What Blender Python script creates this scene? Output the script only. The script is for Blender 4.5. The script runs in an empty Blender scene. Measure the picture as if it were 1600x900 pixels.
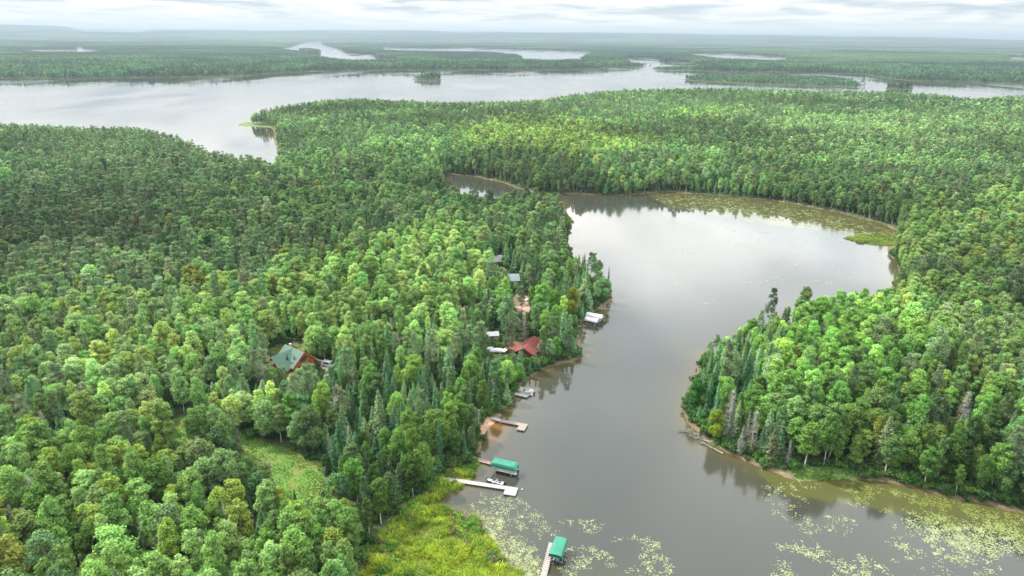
import bpy, math, random, time
import numpy as np
from mathutils import Vector, Matrix
T0 = time.time()
RNG = np.random.default_rng(7)
random.seed(7)
scene = bpy.context.scene
COL = scene.collection

# ------------------------------------------------------------------ camera model (metres; +Y is the viewing azimuth)
CAM = np.array([0.0, 0.0, 110.0])
F = 1080.0
PITCH = math.atan(393.0 / F)
ROLL = math.atan(14.0 / 1600)
fw = np.array([0, math.cos(PITCH), -math.sin(PITCH)])
r0 = np.array([1.0, 0, 0]); u0 = np.array([0, math.sin(PITCH), math.cos(PITCH)])
rt = math.cos(ROLL) * r0 + math.sin(ROLL) * u0
up = -math.sin(ROLL) * r0 + math.cos(ROLL) * u0

def P(x, y, z=0.0):
    """ground point seen at photo position (x, y), on the level z"""
    d = fw * F + rt * (x - 800) + up * (450 - y)
    t = (z - CAM[2]) / min(d[2], -1e-6)
    p = CAM + d * t
    return np.array([p[0], p[1], z])

def PJ(pts):
    v = np.atleast_2d(pts) - CAM
    dz = np.maximum(v @ fw, 1e-3)
    return np.stack([800 + F * (v @ rt) / dz, 450 - F * (v @ up) / dz], 1)

def cam_setup():
    cd = bpy.data.cameras.new('camera'); co = bpy.data.objects.new('camera', cd); COL.objects.link(co)
    m = Matrix((( rt[0], up[0], -fw[0], CAM[0]), (rt[1], up[1], -fw[1], CAM[1]), (rt[2], up[2], -fw[2], CAM[2]), (0, 0, 0, 1)))
    co.matrix_world = m
    cd.sensor_width = 36; cd.lens = 36 * F / 1600; cd.clip_start = 1; cd.clip_end = 90000
    scene.camera = co
cam_setup()

# ------------------------------------------------------------------ noise
def vnoise(x, y, seed=0):
    xi = np.floor(x).astype(np.int64); yi = np.floor(y).astype(np.int64)
    xf = x - xi; yf = y - yi
    xf = xf * xf * (3 - 2 * xf); yf = yf * yf * (3 - 2 * yf)
    def h(a, b):
        n = (a * 374761393 + b * 668265263 + seed * 982451653) & 0xffffffff
        n = ((n ^ (n >> 13)) * 1274126177) & 0xffffffff
        n = n ^ (n >> 16)
        return (n & 0xffff) / 65535.0
    a = h(xi, yi); b = h(xi + 1, yi); c = h(xi, yi + 1); d = h(xi + 1, yi + 1)
    return (a * (1 - xf) + b * xf) * (1 - yf) + (c * (1 - xf) + d * xf) * yf
def fbm(x, y, s, seed=0, oct=4):
    v = 0; a = .5; t = 0
    for i in range(oct):
        v = v + a * vnoise(x / s * 2 ** i + 13.7 * i, y / s * 2 ** i - 7.3 * i, seed + i); t += a; a *= .5
    return v / t
def sstep(a, b, x):
    t = np.clip((x - a) / (b - a), 0, 1); return t * t * (3 - 2 * t)

# ------------------------------------------------------------------ shorelines
def poly(seq):
    out = []
    for q in seq:
        out.append(P(q[0], q[1], q[2] if len(q) > 2 else 0.0)[:2])
    return np.array(out)
Hh = 13.5
def hid(seq, h=Hh): return [(a, b, h) for a, b in seq]

BAY = [(838, 960), (832, 910), (812, 892), (790, 878), (775, 865), (765, 850), (755, 835), (748, 818), (735, 811), (718, 806), (700, 798),
       (684, 790), (676, 784), (690, 774), (712, 764), (732, 752), (738, 740), (746, 728), (750, 712), (753, 695), (757, 682), (764, 671),
       (776, 659), (785, 645), (793, 632), (803, 618), (813, 604), (824, 592), (843, 581), (863, 573), (885, 566), (903, 560), (912, 554),
       (908, 546), (902, 535), (900, 520), (903, 508), (912, 500), (922, 490), (938, 481), (950, 473), (957, 466), (955, 459), (945, 448),
       (925, 440), (908, 425), (895, 405), (887, 385), (884, 368), (891, 356), (897, 348), (889, 341), (883, 331), (878, 320), (874, 314),
       ] + hid([(868, 304), (840, 300), (800, 297), (775, 303), (745, 302), (720, 295), (703, 289)], 12.5) + [
       (694, 285), (694, 274), (705, 272), (740, 276), (770, 282), (790, 287), (810, 294), (830, 300), (870, 304), (900, 304), (960, 306),
       (985, 306), (1010, 302), (1040, 300), (1080, 303), (1150, 308), (1200, 313), (1250, 320), (1300, 330), (1340, 340), (1380, 350),
       (1400, 360), (1402, 368), (1395, 378), (1388, 392), (1392, 402), (1402, 408), (1405, 425)] + hid([(1400, 438), (1385, 442), (1340, 449),
       (1300, 452), (1270, 458), (1245, 462), (1215, 465), (1180, 484), (1150, 496), (1130, 512)], 12.5) + [
       (1100, 552), (1092, 580), (1080, 600), (1074, 625), (1070, 645), (1074, 661), (1090, 676), (1102, 690), (1125, 702), (1150, 715),
       (1190, 733), (1225, 745), (1250, 751), (1290, 751), (1330, 748), (1370, 752), (1420, 762), (1480, 777), (1540, 790), (1600, 803),
       (1700, 828), (1900, 880), (2300, 1000), (2300, 1500), (1300, 1500), (1150, 1100), (1050, 975), (980, 940), (915, 930), (860, 925)]
BIG = hid([(-260, 188), (-100, 190), (0, 193), (100, 198), (200, 200), (250, 205), (285, 216), (320, 229), (350, 240), (400, 246)]) + [
      (440, 262), (436, 240), (430, 222), (428, 204), (420, 199), (395, 198), (372, 196), (374, 193), (388, 190)] + hid([(398, 176), (430, 167), (470, 161),
      (500, 157), (560, 154), (640, 157), (700, 160), (760, 159), (850, 156), (880, 149), (930, 143), (1000, 139), (1100, 137), (1200, 139),
      (1300, 142), (1400, 143), (1470, 148), (1500, 153), (1535, 153), (1570, 149), (1640, 147), (1900, 150)]) + [
      (1900, 137), (1700, 133), (1600, 131), (1480, 128), (1430, 127), (1390, 123), (1370, 120), (1350, 116)] + [
      (1300, 115), (1200, 112.5), (1120, 112), (1080, 110.5), (1050, 110), (1022, 109), (1018, 106), (1030, 104), (1060, 103), (1084, 102), (1086, 99), (1068, 97), (1034, 95.5), (1034, 91), (980, 90.5),
      ] + hid([(975, 93), (990, 97.5), (1018, 99)], 12) + [ (1018, 103), (1000, 104.5), (957, 105), (950, 107.5), (900, 109),
      (800, 110), (700, 110), (600, 110), (540, 111), (490, 112), (450, 114), (400, 118), (300, 121), (200, 122), (0, 123), (-260, 126)]
def farwater(far, near): return list(far) + hid(list(near)[::-1], 19)
FAR = [
 farwater([(483, 65), (503, 65), (507, 70), (530, 76), (545, 83), (585, 85), (590, 90), (622, 92)], [(430, 75), (468, 79), (480, 86), (500, 87), (540, 92), (620, 93.5)]),
 farwater([(592, 73), (640, 75), (700, 75), (720, 74), (800, 77), (925, 80), (930, 82)], [(600, 77), (640, 79.5), (700, 80), (770, 81), (812, 85), (820, 92), (870, 93), (905, 92)]),
 farwater([(30, 77), (75, 77), (75, 72), (130, 72), (132, 76), (162, 78)], [(30, 78.5), (90, 81), (130, 81.5), (160, 79)]),
 farwater([(1070, 83), (1140, 83), (1200, 87), (1240, 91)], [(1085, 86), (1130, 91), (1180, 93), (1225, 94)]),
 farwater([(1575, 89), (1640, 89)], [(1575, 92), (1600, 94), (1640, 95)]),
 farwater([(167, 58), (187, 58)], [(167, 59.5), (187, 59.5)]),
]
ISL = [
 [(642, 124.2), (655, 125.2), (688, 125.3), (691, 123.8), (675, 122.6), (656, 123.0)],
 [(1066, 124), (1078, 126), (1100, 127), (1150, 130), (1250, 135), (1337, 137), (1350, 133), (1340, 131)] + hid([(1320, 119), (1250, 114.5), (1150, 112.5), (1100, 112)], 15),
 [(1342, 134), (1353, 134), (1353, 132), (1342, 132)],
 [(1382, 139), (1395, 140), (1426, 140), (1428, 137), (1405, 136), (1386, 136.5)],
 [(466, 84.5), (500, 85), (499, 81), (486, 79.5), (470, 80)],
 [(78, 77.3), (120, 78), (118, 76), (84, 75.4)],
]
WATERS = [poly(BAY), poly(BIG)] + [poly(w) for w in FAR]
ISLES = [poly(w) for w in ISL]

def inside(pts, pg):
    x = pts[:, 0]; y = pts[:, 1]; c = np.zeros(len(x), bool); n = len(pg)
    j = n - 1
    for i in range(n):
        xi, yi = pg[i]; xj, yj = pg[j]
        if yi != yj:
            c ^= ((yi > y) != (yj > y)) & (x < (xj - xi) * (y - yi) / (yj - yi) + xi)
        j = i
    return c
def segdist(pts, pg):
    best = np.full(len(pts), 1e18)
    n = len(pg)
    for i in range(n):
        a = pg[i]; b = pg[(i + 1) % n]; ab = b - a; L = ab @ ab
        if L < 1e-9: continue
        t = np.clip(((pts[:, 0] - a[0]) * ab[0] + (pts[:, 1] - a[1]) * ab[1]) / L, 0, 1)
        dx = pts[:, 0] - a[0] - t * ab[0]; dy = pts[:, 1] - a[1] - t * ab[1]
        best = np.minimum(best, dx * dx + dy * dy)
    return np.sqrt(best)
def shore(pts):
    """signed distance to the nearest shoreline: positive on land"""
    wat = np.zeros(len(pts), bool); d = np.full(len(pts), 1e9)
    for w in WATERS:
        wat |= inside(pts, w); d = np.minimum(d, segdist(pts, w))
    for w in ISLES:
        wat &= ~inside(pts, w); d = np.minimum(d, segdist(pts, w))
    s = np.where(wat, -d, d)
    r = np.hypot(pts[:, 0], pts[:, 1])
    wob = (fbm(pts[:, 0], pts[:, 1], 7.0, 51, 3) - .5) * np.clip(r / 90, 1.2, 5)
    return s + np.where(r < 3000, wob * (np.abs(s) < 40), 0)

ZPX = {}   # zones traced in the photo, on the ground
def zone(name, seq): ZPX[name] = poly(seq)
zone('marsh', [(560, 905), (575, 870), (600, 830), (640, 790), (668, 765), (700, 740), (720, 730), (735, 722), (752, 716), (760, 740), (745, 760), (720, 775),
               (705, 790), (760, 820), (790, 860), (850, 900), (860, 940), (980, 960), (1060, 1010), (1100, 1200), (560, 1200)])
zone('meadow', [(250, 686), (264, 676), (300, 670), (316, 690), (390, 696), (440, 712), (508, 732), (516, 772), (486, 796), (438, 790), (410, 745), (350, 722), (275, 716), (254, 704)])
zone('yard', [(415, 560), (440, 575), (490, 590), (530, 590), (545, 572), (520, 560), (480, 556), (440, 548)])
zone('dirt', [(796, 494), (800, 470), (812, 464), (828, 470), (832, 482), (826, 494), (806, 498)])
zone('dirt2', [(720, 478), (728, 464), (748, 464), (756, 472), (750, 484), (730, 486)])
zone('yard2', [(745, 560), (745, 530), (770, 512), (810, 515), (850, 535), (855, 560), (830, 575), (790, 572)])
zone('beach', [(758, 655), (775, 653), (778, 660), (766, 673), (756, 684), (748, 676)])
zone('drive', [(495, 585), (540, 575), (570, 590), (600, 600), (600, 606), (560, 600), (520, 596)])
zone('bankgrass', [(1235, 735), (1330, 735), (1345, 748), (1290, 752), (1240, 750)])
zone('tipgrass', [(880, 362), (890, 350), (900, 346), (890, 338), (876, 330), (872, 350)])
zone('spit', [(365, 199), (365, 190), (432, 189), (432, 200)])
zone('floatgrass', [(1318, 372), (1345, 366), (1395, 370), (1400, 385), (1370, 384), (1340, 380)])

def height(pts, s=None):
    if s is None: s = shore(pts)
    x, y = pts[:, 0], pts[:, 1]; r = np.hypot(x, y)
    hl = 0.12 + 0.55 * sstep(0, 3, s) + 2.6 * sstep(3, 70, s) + (fbm(x, y, 60, 3) - .4) * 5 * sstep(8, 60, s)
    m = inside(pts, ZPX['marsh'])
    hl = np.where(m, 0.12 + 0.25 * sstep(0, 6, s) + .2 * fbm(x, y, 5, 9, 2), hl)
    for pn, aa, bb in ((P(652, 838)[:2], 2.6, 1.9), (P(672, 812)[:2], 3.2, 1.1)):
        q = np.hypot((x - pn[0]) / aa, (y - pn[1]) / bb); hl = np.where((q < 1.6) & (r < 400), np.minimum(hl, -.25 + .35 * q), hl)
    hl += sstep(60, 600, s) * (fbm(x, y, 700, 21, 3) - .25) * 8 * sstep(700, 1600, r)
    az = np.degrees(np.arctan2(x, y))
    ridge = (80 + 110 * fbm(az * 1.0, r / 900, 9, 33, 3) + 26 * np.exp(-((az + 6) / 15) ** 2) - 34 * sstep(8, 34, az) + 22 * sstep(-25, -40, az) )
    hl += ridge * sstep(11500, 19000, r) * sstep(0, 900, s) + 55 * sstep(8500, 13500, r) * fbm(x, y, 2500, 5, 3) * sstep(100, 1200, s)
    hw = np.maximum(-2.5, s * .22)
    return np.where(s > 0, hl, hw - .02)

# ------------------------------------------------------------------ mesh helpers
def mesh_raw(name, V, faces, mats, mi=None, smooth=False, attrs=None):
    """V Nx3, faces: list of (k x n) int arrays"""
    V = np.asarray(V, np.float32)
    me = bpy.data.meshes.new(name)
    me.vertices.add(len(V)); me.vertices.foreach_set('co', V.ravel())
    tot = sum(f.size for f in faces); nf = sum(len(f) for f in faces)
    me.loops.add(tot); me.polygons.add(nf)
    me.loops.foreach_set('vertex_index', np.concatenate([f.ravel() for f in faces]).astype(np.int32))
    ls = np.concatenate([np.full(len(f), f.shape[1]) for f in faces])
    st = np.concatenate([[0], np.cumsum(ls)[:-1]]).astype(np.int32)
    me.polygons.foreach_set('loop_start', st)
    me.polygons.foreach_set('loop_total', ls.astype(np.int32))
    for m in mats: me.materials.append(m)
    if mi is not None: me.polygons.foreach_set('material_index', np.asarray(mi, np.int32))
    me.polygons.foreach_set('use_smooth', np.full(nf, smooth))
    for k, (typ, dom, arr) in (attrs or {}).items():
        a = me.attributes.new(k, typ, dom)
        a.data.foreach_set('color' if typ == 'FLOAT_COLOR' else ('vector' if typ == 'FLOAT_VECTOR' else 'value'), np.asarray(arr, np.float32).ravel() if typ != 'INT' else np.asarray(arr, np.int32))
    me.update(calc_edges=True)
    return me

class MB:
    """collects shapes for one mesh"""
    def __init__(s): s.V = []; s.F = []; s.M = []; s.n = 0
    def add(s, V, fs, m=0):
        V = np.asarray(V, float); s.V.append(V)
        for f in fs:
            s.F.append([i + s.n for i in f]); s.M.append(m)
        s.n += len(V); return s
    def box(s, c, d, rz=0, m=0, rx=0):
        x, y, z = [q / 2 for q in d]
        V = np.array([(a * x, b * y, e * z) for e in (-1, 1) for b in (-1, 1) for a in (-1, 1)], float)
        if rx:
            ca, sa = math.cos(rx), math.sin(rx); V = V @ np.array([[1, 0, 0], [0, ca, sa], [0, -sa, ca]])
        ca, sa = math.cos(rz), math.sin(rz); V = V @ np.array([[ca, sa, 0], [-sa, ca, 0], [0, 0, 1]])
        return s.add(V + np.array(c), [(0, 2, 3, 1), (4, 5, 7, 6), (0, 1, 5, 4), (2, 6, 7, 3), (0, 4, 6, 2), (1, 3, 7, 5)], m)
    def tube(s, pts, rad, k=6, m=0, cap=True):
        pts = np.asarray(pts, float); n = len(pts)
        rad = np.broadcast_to(np.asarray(rad, float), (n,))
        V = []
        for i in range(n):
            t = pts[min(i + 1, n - 1)] - pts[max(i - 1, 0)]; t = t / (np.linalg.norm(t) + 1e-9)
            a = np.cross(t, (0, 0, 1.0) if abs(t[2]) < .9 else (1.0, 0, 0)); a /= np.linalg.norm(a); b = np.cross(t, a)
            for j in range(k):
                w = 2 * math.pi * j / k; V.append(pts[i] + rad[i] * (math.cos(w) * a + math.sin(w) * b))
        fs = [(i * k + j, i * k + (j + 1) % k, (i + 1) * k + (j + 1) % k, (i + 1) * k + j) for i in range(n - 1) for j in range(k)]
        if cap: fs += [tuple(range(k))[::-1], tuple((n - 1) * k + j for j in range(k))]
        return s.add(V, fs, m)
    def mesh(s, name, mats, smooth=False):
        me = bpy.data.meshes.new(name)
        me.from_pydata(np.concatenate(s.V).tolist() if s.V else [], [], s.F)
        for m in mats: me.materials.append(m)
        me.polygons.foreach_set('material_index', s.M); me.polygons.foreach_set('use_smooth', [smooth] * len(s.F))
        me.update(); return me
    def build(s, name, mats, parent=None, smooth=False, loc=None):
        o = bpy.data.objects.new(name, s.mesh(name, mats if isinstance(mats, (list, tuple)) else [mats], smooth)); COL.objects.link(o)
        if parent: o.parent = parent
        if loc is not None: o.location = loc
        return o
def tag(o, label=None, cat=None, group=None, kind=None):
    if label: o['label'] = label
    if cat: o['category'] = cat
    if group: o['group'] = group
    if kind: o['kind'] = kind
    return o
def empty(name, loc, rz=0, label=None, cat=None, group=None):
    o = bpy.data.objects.new(name, None); COL.objects.link(o); o.empty_display_size = .5
    o.location = [float(q) for q in loc]; o.rotation_euler = (0, 0, rz); return tag(o, label, cat, group)

# ------------------------------------------------------------------ materials
def newmat(name):
    m = bpy.data.materials.new(name); m.use_nodes = True; nt = m.node_tree; nt.nodes.clear()
    return m, nt
def N(nt, t, **k):
    n = nt.nodes.new(t)
    for a, b in k.items(): setattr(n, a, b)
    return n
def principled(name, col, rough=.7, noise=.25, scale=3.0, metal=0, bump=.0, col2=None, obj=True, spec=.3, detail=4):
    m, nt = newmat(name); L = nt.links.new
    o = N(nt, 'ShaderNodeOutputMaterial'); b = N(nt, 'ShaderNodeBsdfPrincipled'); L(b.outputs[0], o.inputs[0])
    tc = N(nt, 'ShaderNodeTexCoord'); nz = N(nt, 'ShaderNodeTexNoise'); nz.inputs['Scale'].default_value = scale; nz.inputs['Detail'].default_value = detail
    L(tc.outputs['Object' if obj else 'Generated'], nz.inputs['Vector'])
    cr = N(nt, 'ShaderNodeMapRange'); cr.inputs[1].default_value = .3; cr.inputs[2].default_value = .7; L(nz.outputs['Fac'], cr.inputs[0])
    mx = N(nt, 'ShaderNodeMix', data_type='RGBA'); L(cr.outputs[0], mx.inputs[0])
    c2 = col2 or tuple(min(1, c * (1 + noise)) for c in col); c1 = col if col2 else tuple(c * (1 - noise) for c in col)
    mx.inputs[6].default_value = (*c1, 1); mx.inputs[7].default_value = (*c2, 1)
    L(mx.outputs[2], b.inputs['Base Color']); b.inputs['Roughness'].default_value = rough; b.inputs['Metallic'].default_value = metal
    b.inputs['Specular IOR Level'].default_value = spec
    if bump:
        bp = N(nt, 'ShaderNodeBump'); bp.inputs['Strength'].default_value = bump; bp.inputs['Distance'].default_value = .05
        L(nz.outputs['Fac'], bp.inputs['Height']); L(bp.outputs[0], b.inputs['Normal'])
    return m
def leafmat(name, transl=.36, gloss=.015, var=.38):
    m, nt = newmat(name); L = nt.links.new
    o = N(nt, 'ShaderNodeOutputMaterial')
    at = N(nt, 'ShaderNodeAttribute', attribute_type='INSTANCER', attribute_name='tint')
    gv = N(nt, 'ShaderNodeAttribute', attribute_type='GEOMETRY', attribute_name='leafvar')
    mr = N(nt, 'ShaderNodeMapRange'); L(gv.outputs['Fac'], mr.inputs[0]); mr.inputs[3].default_value = 1 - var; mr.inputs[4].default_value = 1 + var
    vm = N(nt, 'ShaderNodeVectorMath', operation='SCALE'); L(at.outputs['Vector'], vm.inputs[0]); L(mr.outputs[0], vm.inputs['Scale'])
    # a little hue change with the same value
    hs = N(nt, 'ShaderNodeHueSaturation'); L(vm.outputs[0], hs.inputs['Color'])
    m2 = N(nt, 'ShaderNodeMapRange'); L(gv.outputs['Fac'], m2.inputs[0]); m2.inputs[3].default_value = .506; m2.inputs[4].default_value = .494; L(m2.outputs[0], hs.inputs['Hue'])
    d = N(nt, 'ShaderNodeBsdfDiffuse'); t = N(nt, 'ShaderNodeBsdfTranslucent'); mx = N(nt, 'ShaderNodeMixShader'); mx.inputs[0].default_value = transl
    L(hs.outputs[0], d.inputs[0]); L(hs.outputs[0], t.inputs[0]); L(d.outputs[0], mx.inputs[1]); L(t.outputs[0], mx.inputs[2])
    g = N(nt, 'ShaderNodeBsdfGlossy'); g.inputs['Roughness'].default_value = .5; m3 = N(nt, 'ShaderNodeMixShader'); m3.inputs[0].default_value = gloss
    g.inputs[0].default_value = (.35, .42, .25, 1)
    L(mx.outputs[0], m3.inputs[1]); L(g.outputs[0], m3.inputs[2]); L(m3.outputs[0], o.inputs[0])
    return m
M_leaf = leafmat('leaves'); M_needle = leafmat('needles', .12, .03, .3); M_grassblade = leafmat('grass_blades', .3, .04, .3)
M_bark = principled('grey_brown_bark', (.13, .105, .085), .9, .35, 2.5)
M_birch = principled('pale_bark', (.42, .40, .36), .8, .3, 2.0)
M_dead = principled('weathered_deadwood', (.20, .195, .165), .9, .3, 1.5)

# ------------------------------------------------------------------ tree models
def unit(v): return v / (np.linalg.norm(v, axis=-1, keepdims=True) + 1e-9)
def leafquads(c, n, s, rng, asp=.7):
    """rhombic leaf sprays at c facing n"""
    k = len(c); r = unit(rng.normal(size=(k, 3))); t = unit(np.cross(n, r)); b = np.cross(n, t)
    s = np.broadcast_to(s, (k,))[:, None]
    V = np.stack([c + t * s, c + b * s * asp, c - t * s * .9, c - b * s * asp], 1).reshape(-1, 3)
    return V, np.arange(k * 4).reshape(-1, 4)
def limb_path(a, b, bend, rng, n=4):
    a = np.array(a, float); b = np.array(b, float); pts = []
    off = rng.normal(size=3) * bend
    for i in range(n):
        t = i / (n - 1); pts.append(a + (b - a) * t + off * math.sin(math.pi * t))
    return pts

def broadleaf(seed, H=18., R=3.4, base=.34, nl=16, leaves=4200, ls=.30, shape='oval', bark=None, lod=0):
    rng = np.random.default_rng(seed)
    tb = MB(); top = np.array([rng.normal() * .5, rng.normal() * .5, H * .86])
    path = limb_path((0, 0, -.5), top, .35, rng, 6 if lod == 0 else 3)
    rb = .011 * H
    k = 7 if lod == 0 else 4
    tb.tube(path, np.linspace(rb, rb * .3, len(path)), k)
    C = []; RR = []
    z0 = H * base
    for i in range(nl):
        t = (i + rng.random() * .8) / nl
        z = z0 + (H - z0) * (t * .93 + .03)
        tt = (z - z0) / (H - z0)
        if shape == 'oval': prof = math.sqrt(max(0.02, 1 - (2 * tt ** .85 - 1) ** 2)) * .9 + .1
        elif shape == 'round': prof = max(.15, math.sqrt(max(0.0, 1 - (1.9 * tt - .85) ** 2)))
        else: prof = max(.12, (1 - tt) ** .8 * 1.05)
        a = i * 2.39996 + rng.normal() * .5
        lr = R * (.36 + .2 * rng.random()) * (1 if tt < .8 else .8)
        rad = max(0, R * prof - lr * .75) * (.6 + .5 * rng.random())
        ax = top * (z / H)
        c = np.array([ax[0] + rad * math.cos(a), ax[1] + rad * math.sin(a), z - .3 * lr])
        C.append(c); RR.append(lr)
        if lod == 0 and i % 2 == 0:
            zz = max(z0 * .75, z - rad * .9 - 1.0)
            st = np.array([ax[0] * .9, ax[1] * .9, zz])
            tb.tube(limb_path(st, c, .25, rng, 3), [rb * .38, rb * .25, rb * .1], 4)
    C = np.array(C); RR = np.array(RR)
    w = RR ** 2; idx = rng.choice(nl, leaves, p=w / w.sum())
    d = unit(rng.normal(size=(leaves, 3)) + np.array([0, 0, .35]))
    sc = np.array([1, 1, .82])
    rr = (rng.random(leaves) ** .35)
    # bumpy lobes: sub-clumps on each lobe
    bump = 1 + .22 * np.sin(d[:, 0] * 5 + idx * 1.3) * np.sin(d[:, 1] * 5.3 + idx) * np.sin(d[:, 2] * 4.7 + idx * .7) + .08 * rng.normal(size=leaves)
    pos = C[idx] + d * sc * (RR[idx] * rr * bump)[:, None]
    # keep mostly what lies outside the other lobes
    nrm = unit(d * 1.0 + rng.normal(size=(leaves, 3)) * .55 + np.array([0, 0, .25]))
    V, Q = leafquads(pos, nrm, ls * (.7 + .7 * rng.random(leaves)), rng, .75)
    lv = np.clip(.5 + .28 * rng.normal(size=nl)[idx] * .6 + .25 * rng.normal(size=leaves), 0, 1)
    return tb, (V, Q, lv)

def spruce(seed, H=14., R=2.1, lv=26, per=11, seg=5, ls=.3, lod=0, droop=.35, ragged=.2, base=.06):
    rng = np.random.default_rng(seed)
    tb = MB(); tb.tube([(0, 0, -.4), (0, 0, H * .5), (0, 0, H * .985)], [.011 * H, .007 * H, .012], 6 if lod == 0 else 4)
    c = []; n = []; s = []
    for i in range(lv):
        t = (i + .5 * rng.random()) / lv; z = H * (base + (1 - base) * t)
        L = R * ((1 - t) ** .85) * (1 + .12 * rng.normal()) + .12
        for j in range(per):
            a = rng.random() * 6.283; l = L * (1 - ragged * rng.random())
            dx, dy = math.cos(a), math.sin(a)
            if lod == 0 and rng.random() < .1:
                tb.tube([(0, 0, z), (dx * l * .8, dy * l * .8, z - l * droop * .5)], [.03, .01], 3)
            ks = seg if lod == 0 else max(1, seg)
            for q in range(ks):
                u = (q + .6) / ks
                if u < .25 and t < .9: continue
                wob = rng.normal(size=2) * .12 * l
                c.append((dx * l * u + wob[0], dy * l * u + wob[1], z - droop * l * u ** 1.3 + .1 * rng.normal() * (l / R)))
                n.append((dx * .55 + .35 * rng.normal(), dy * .55 + .35 * rng.normal(), .75 + .25 * rng.normal()))
                s.append(ls * (.65 + .5 * rng.random()) * (.55 + .45 * min(1, l / (R * .5))))
    c.append((0, 0, H)); n.append((1, 0, .1)); s.append(.18); c.append((0, 0, H + .05)); n.append((0, 1, .1)); s.append(.2)
    c = np.array(c); n = unit(np.array(n)); s = np.array(s)
    V, Q = leafquads(c, n, s, rng, .6)
    return tb, (V, Q, np.clip(.5 + .25 * rng.normal(size=len(c)), 0, 1))

def pine(seed, H=19., R=3.0, nb=44, per=62, ls=.26, lod=0, base=.42):
    rng = np.random.default_rng(seed)
    tb = MB(); lean = rng.normal(size=2) * .3
    tb.tube(limb_path((0, 0, -.4), (lean[0], lean[1], H * .95), .2, rng, 5), np.linspace(.0115 * H, .03, 5), 7 if lod == 0 else 4)
    c = []; n = []; li = []
    for i in range(nb):
        t = rng.random() ** .8; z = H * (base + (1 - base) * t)
        prof = .35 + .75 * math.sin(math.pi * min(1, (t * .72 + .28)))
        if t > .93: prof *= .55
        l = R * prof * (.55 + .5 * rng.random()); a = rng.random() * 6.283
        dx, dy = math.cos(a), math.sin(a); up_ = .3 * l * rng.random() + (.6 * l if t > .85 else 0)
        e = np.array([lean[0] * z / H + dx * l, lean[1] * z / H + dy * l, z + up_])
        if lod == 0: tb.tube([(lean[0] * z / H, lean[1] * z / H, z), (e + np.array([lean[0] * z / H, lean[1] * z / H, z])) / 2 - np.array([0, 0, .1]), e], [.055, .04, .015], 4)
        k = per
        rr = rng.random(k) ** .5
        dd = unit(rng.normal(size=(k, 3)))
        ext = np.array([.33, .33, .26]) * l + np.array([.3, .3, .32])
        ctr = e - np.array([dx, dy, 0]) * (.22 * l)
        c.append(ctr + dd * ext * rr[:, None]); n.append(unit(dd * .6 + rng.normal(size=(k, 3)) * .6 + np.array([0, 0, .35]))); li.append(np.full(k, rng.normal()))
    c = np.concatenate(c); n = np.concatenate(n); li = np.concatenate(li)
    V, Q = leafquads(c, n, ls * (.7 + .6 * rng.random(len(c))), rng, .5)
    return tb, (V, Q, np.clip(.5 + .15 * li + .22 * rng.normal(size=len(c)), 0, 1))

def deadtree(seed, H=14., conifer=True):
    rng = np.random.default_rng(seed); tb = MB()
    tb.tube(limb_path((0, 0, -.4), (rng.normal() * .4, rng.normal() * .4, H), .2, rng, 5), np.linspace(.011 * H, .02, 5), 6)
    nb = 190 if conifer else 26
    for i in range(nb):
        t = .1 + .88 * rng.random() if conifer else .35 + .6 * rng.random()
        z = H * t; a = rng.random() * 6.283; l = (2.3 * (1 - t) ** .8 + .25) * (.6 + .5 * rng.random()) if conifer else (1.2 + 2.6 * (1 - t)) * (.6 + .6 * rng.random())
        e = np.array([math.cos(a) * l, math.sin(a) * l, z + (-.2 * l if conifer else .75 * l)])
        tb.tube([(0, 0, z), e], [.05 if conifer else .07, .014], 3, cap=False)
        for q in range(3):
            u = .35 + .6 * rng.random(); p = np.array([0, 0, z]) * (1 - u) + e * u; d = rng.normal(size=3) * (.4 if conifer else .8); d[2] = abs(d[2]) * (.3 if conifer else 1)
            tb.tube([p, p + d], [.03, .01], 3, cap=False)
    return tb

def shrub(seed, R=1.6, leaves=500, ls=.22):
    rng = np.random.default_rng(seed); tb = MB()
    nl = 7; C = np.array([(rng.normal() * R * .45, rng.normal() * R * .45, R * (.35 + .5 * rng.random())) for _ in range(nl)])
    for q in C[:4]: tb.tube([(0, 0, -.2), q], [.04, .02], 3)
    idx = rng.integers(0, nl, leaves); d = unit(rng.normal(size=(leaves, 3)) + np.array([0, 0, .3]))
    pos = C[idx] + d * (R * .5 * rng.random(leaves) ** .3)[:, None]
    V, Q = leafquads(pos, unit(d + .5 * rng.normal(size=(leaves, 3))), ls * (.7 + .6 * rng.random(leaves)), rng, .7)
    return tb, (V, Q, np.clip(.5 + .25 * rng.normal(size=leaves), 0, 1))

def crown_mesh(name, leaf, mat):
    V, Q, lv = leaf
    return mesh_raw(name, V, [Q], [mat], attrs={'leafvar': ('FLOAT', 'FACE', lv)})
def combo_mesh(name, tb, leaf, bark, mat):
    V, Q, lv = leaf
    TV = np.concatenate(tb.V); tf = [f for f in tb.F if len(f) == 4]; tf = np.array(tf, int)
    return mesh_raw(name, np.concatenate([TV, V]), [tf, Q + len(TV)], [bark, mat], mi=np.concatenate([np.zeros(len(tf)), np.ones(len(Q))]),
                    attrs={'leafvar': ('FLOAT', 'FACE', np.concatenate([np.full(len(tf), .5), lv]))})

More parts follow.
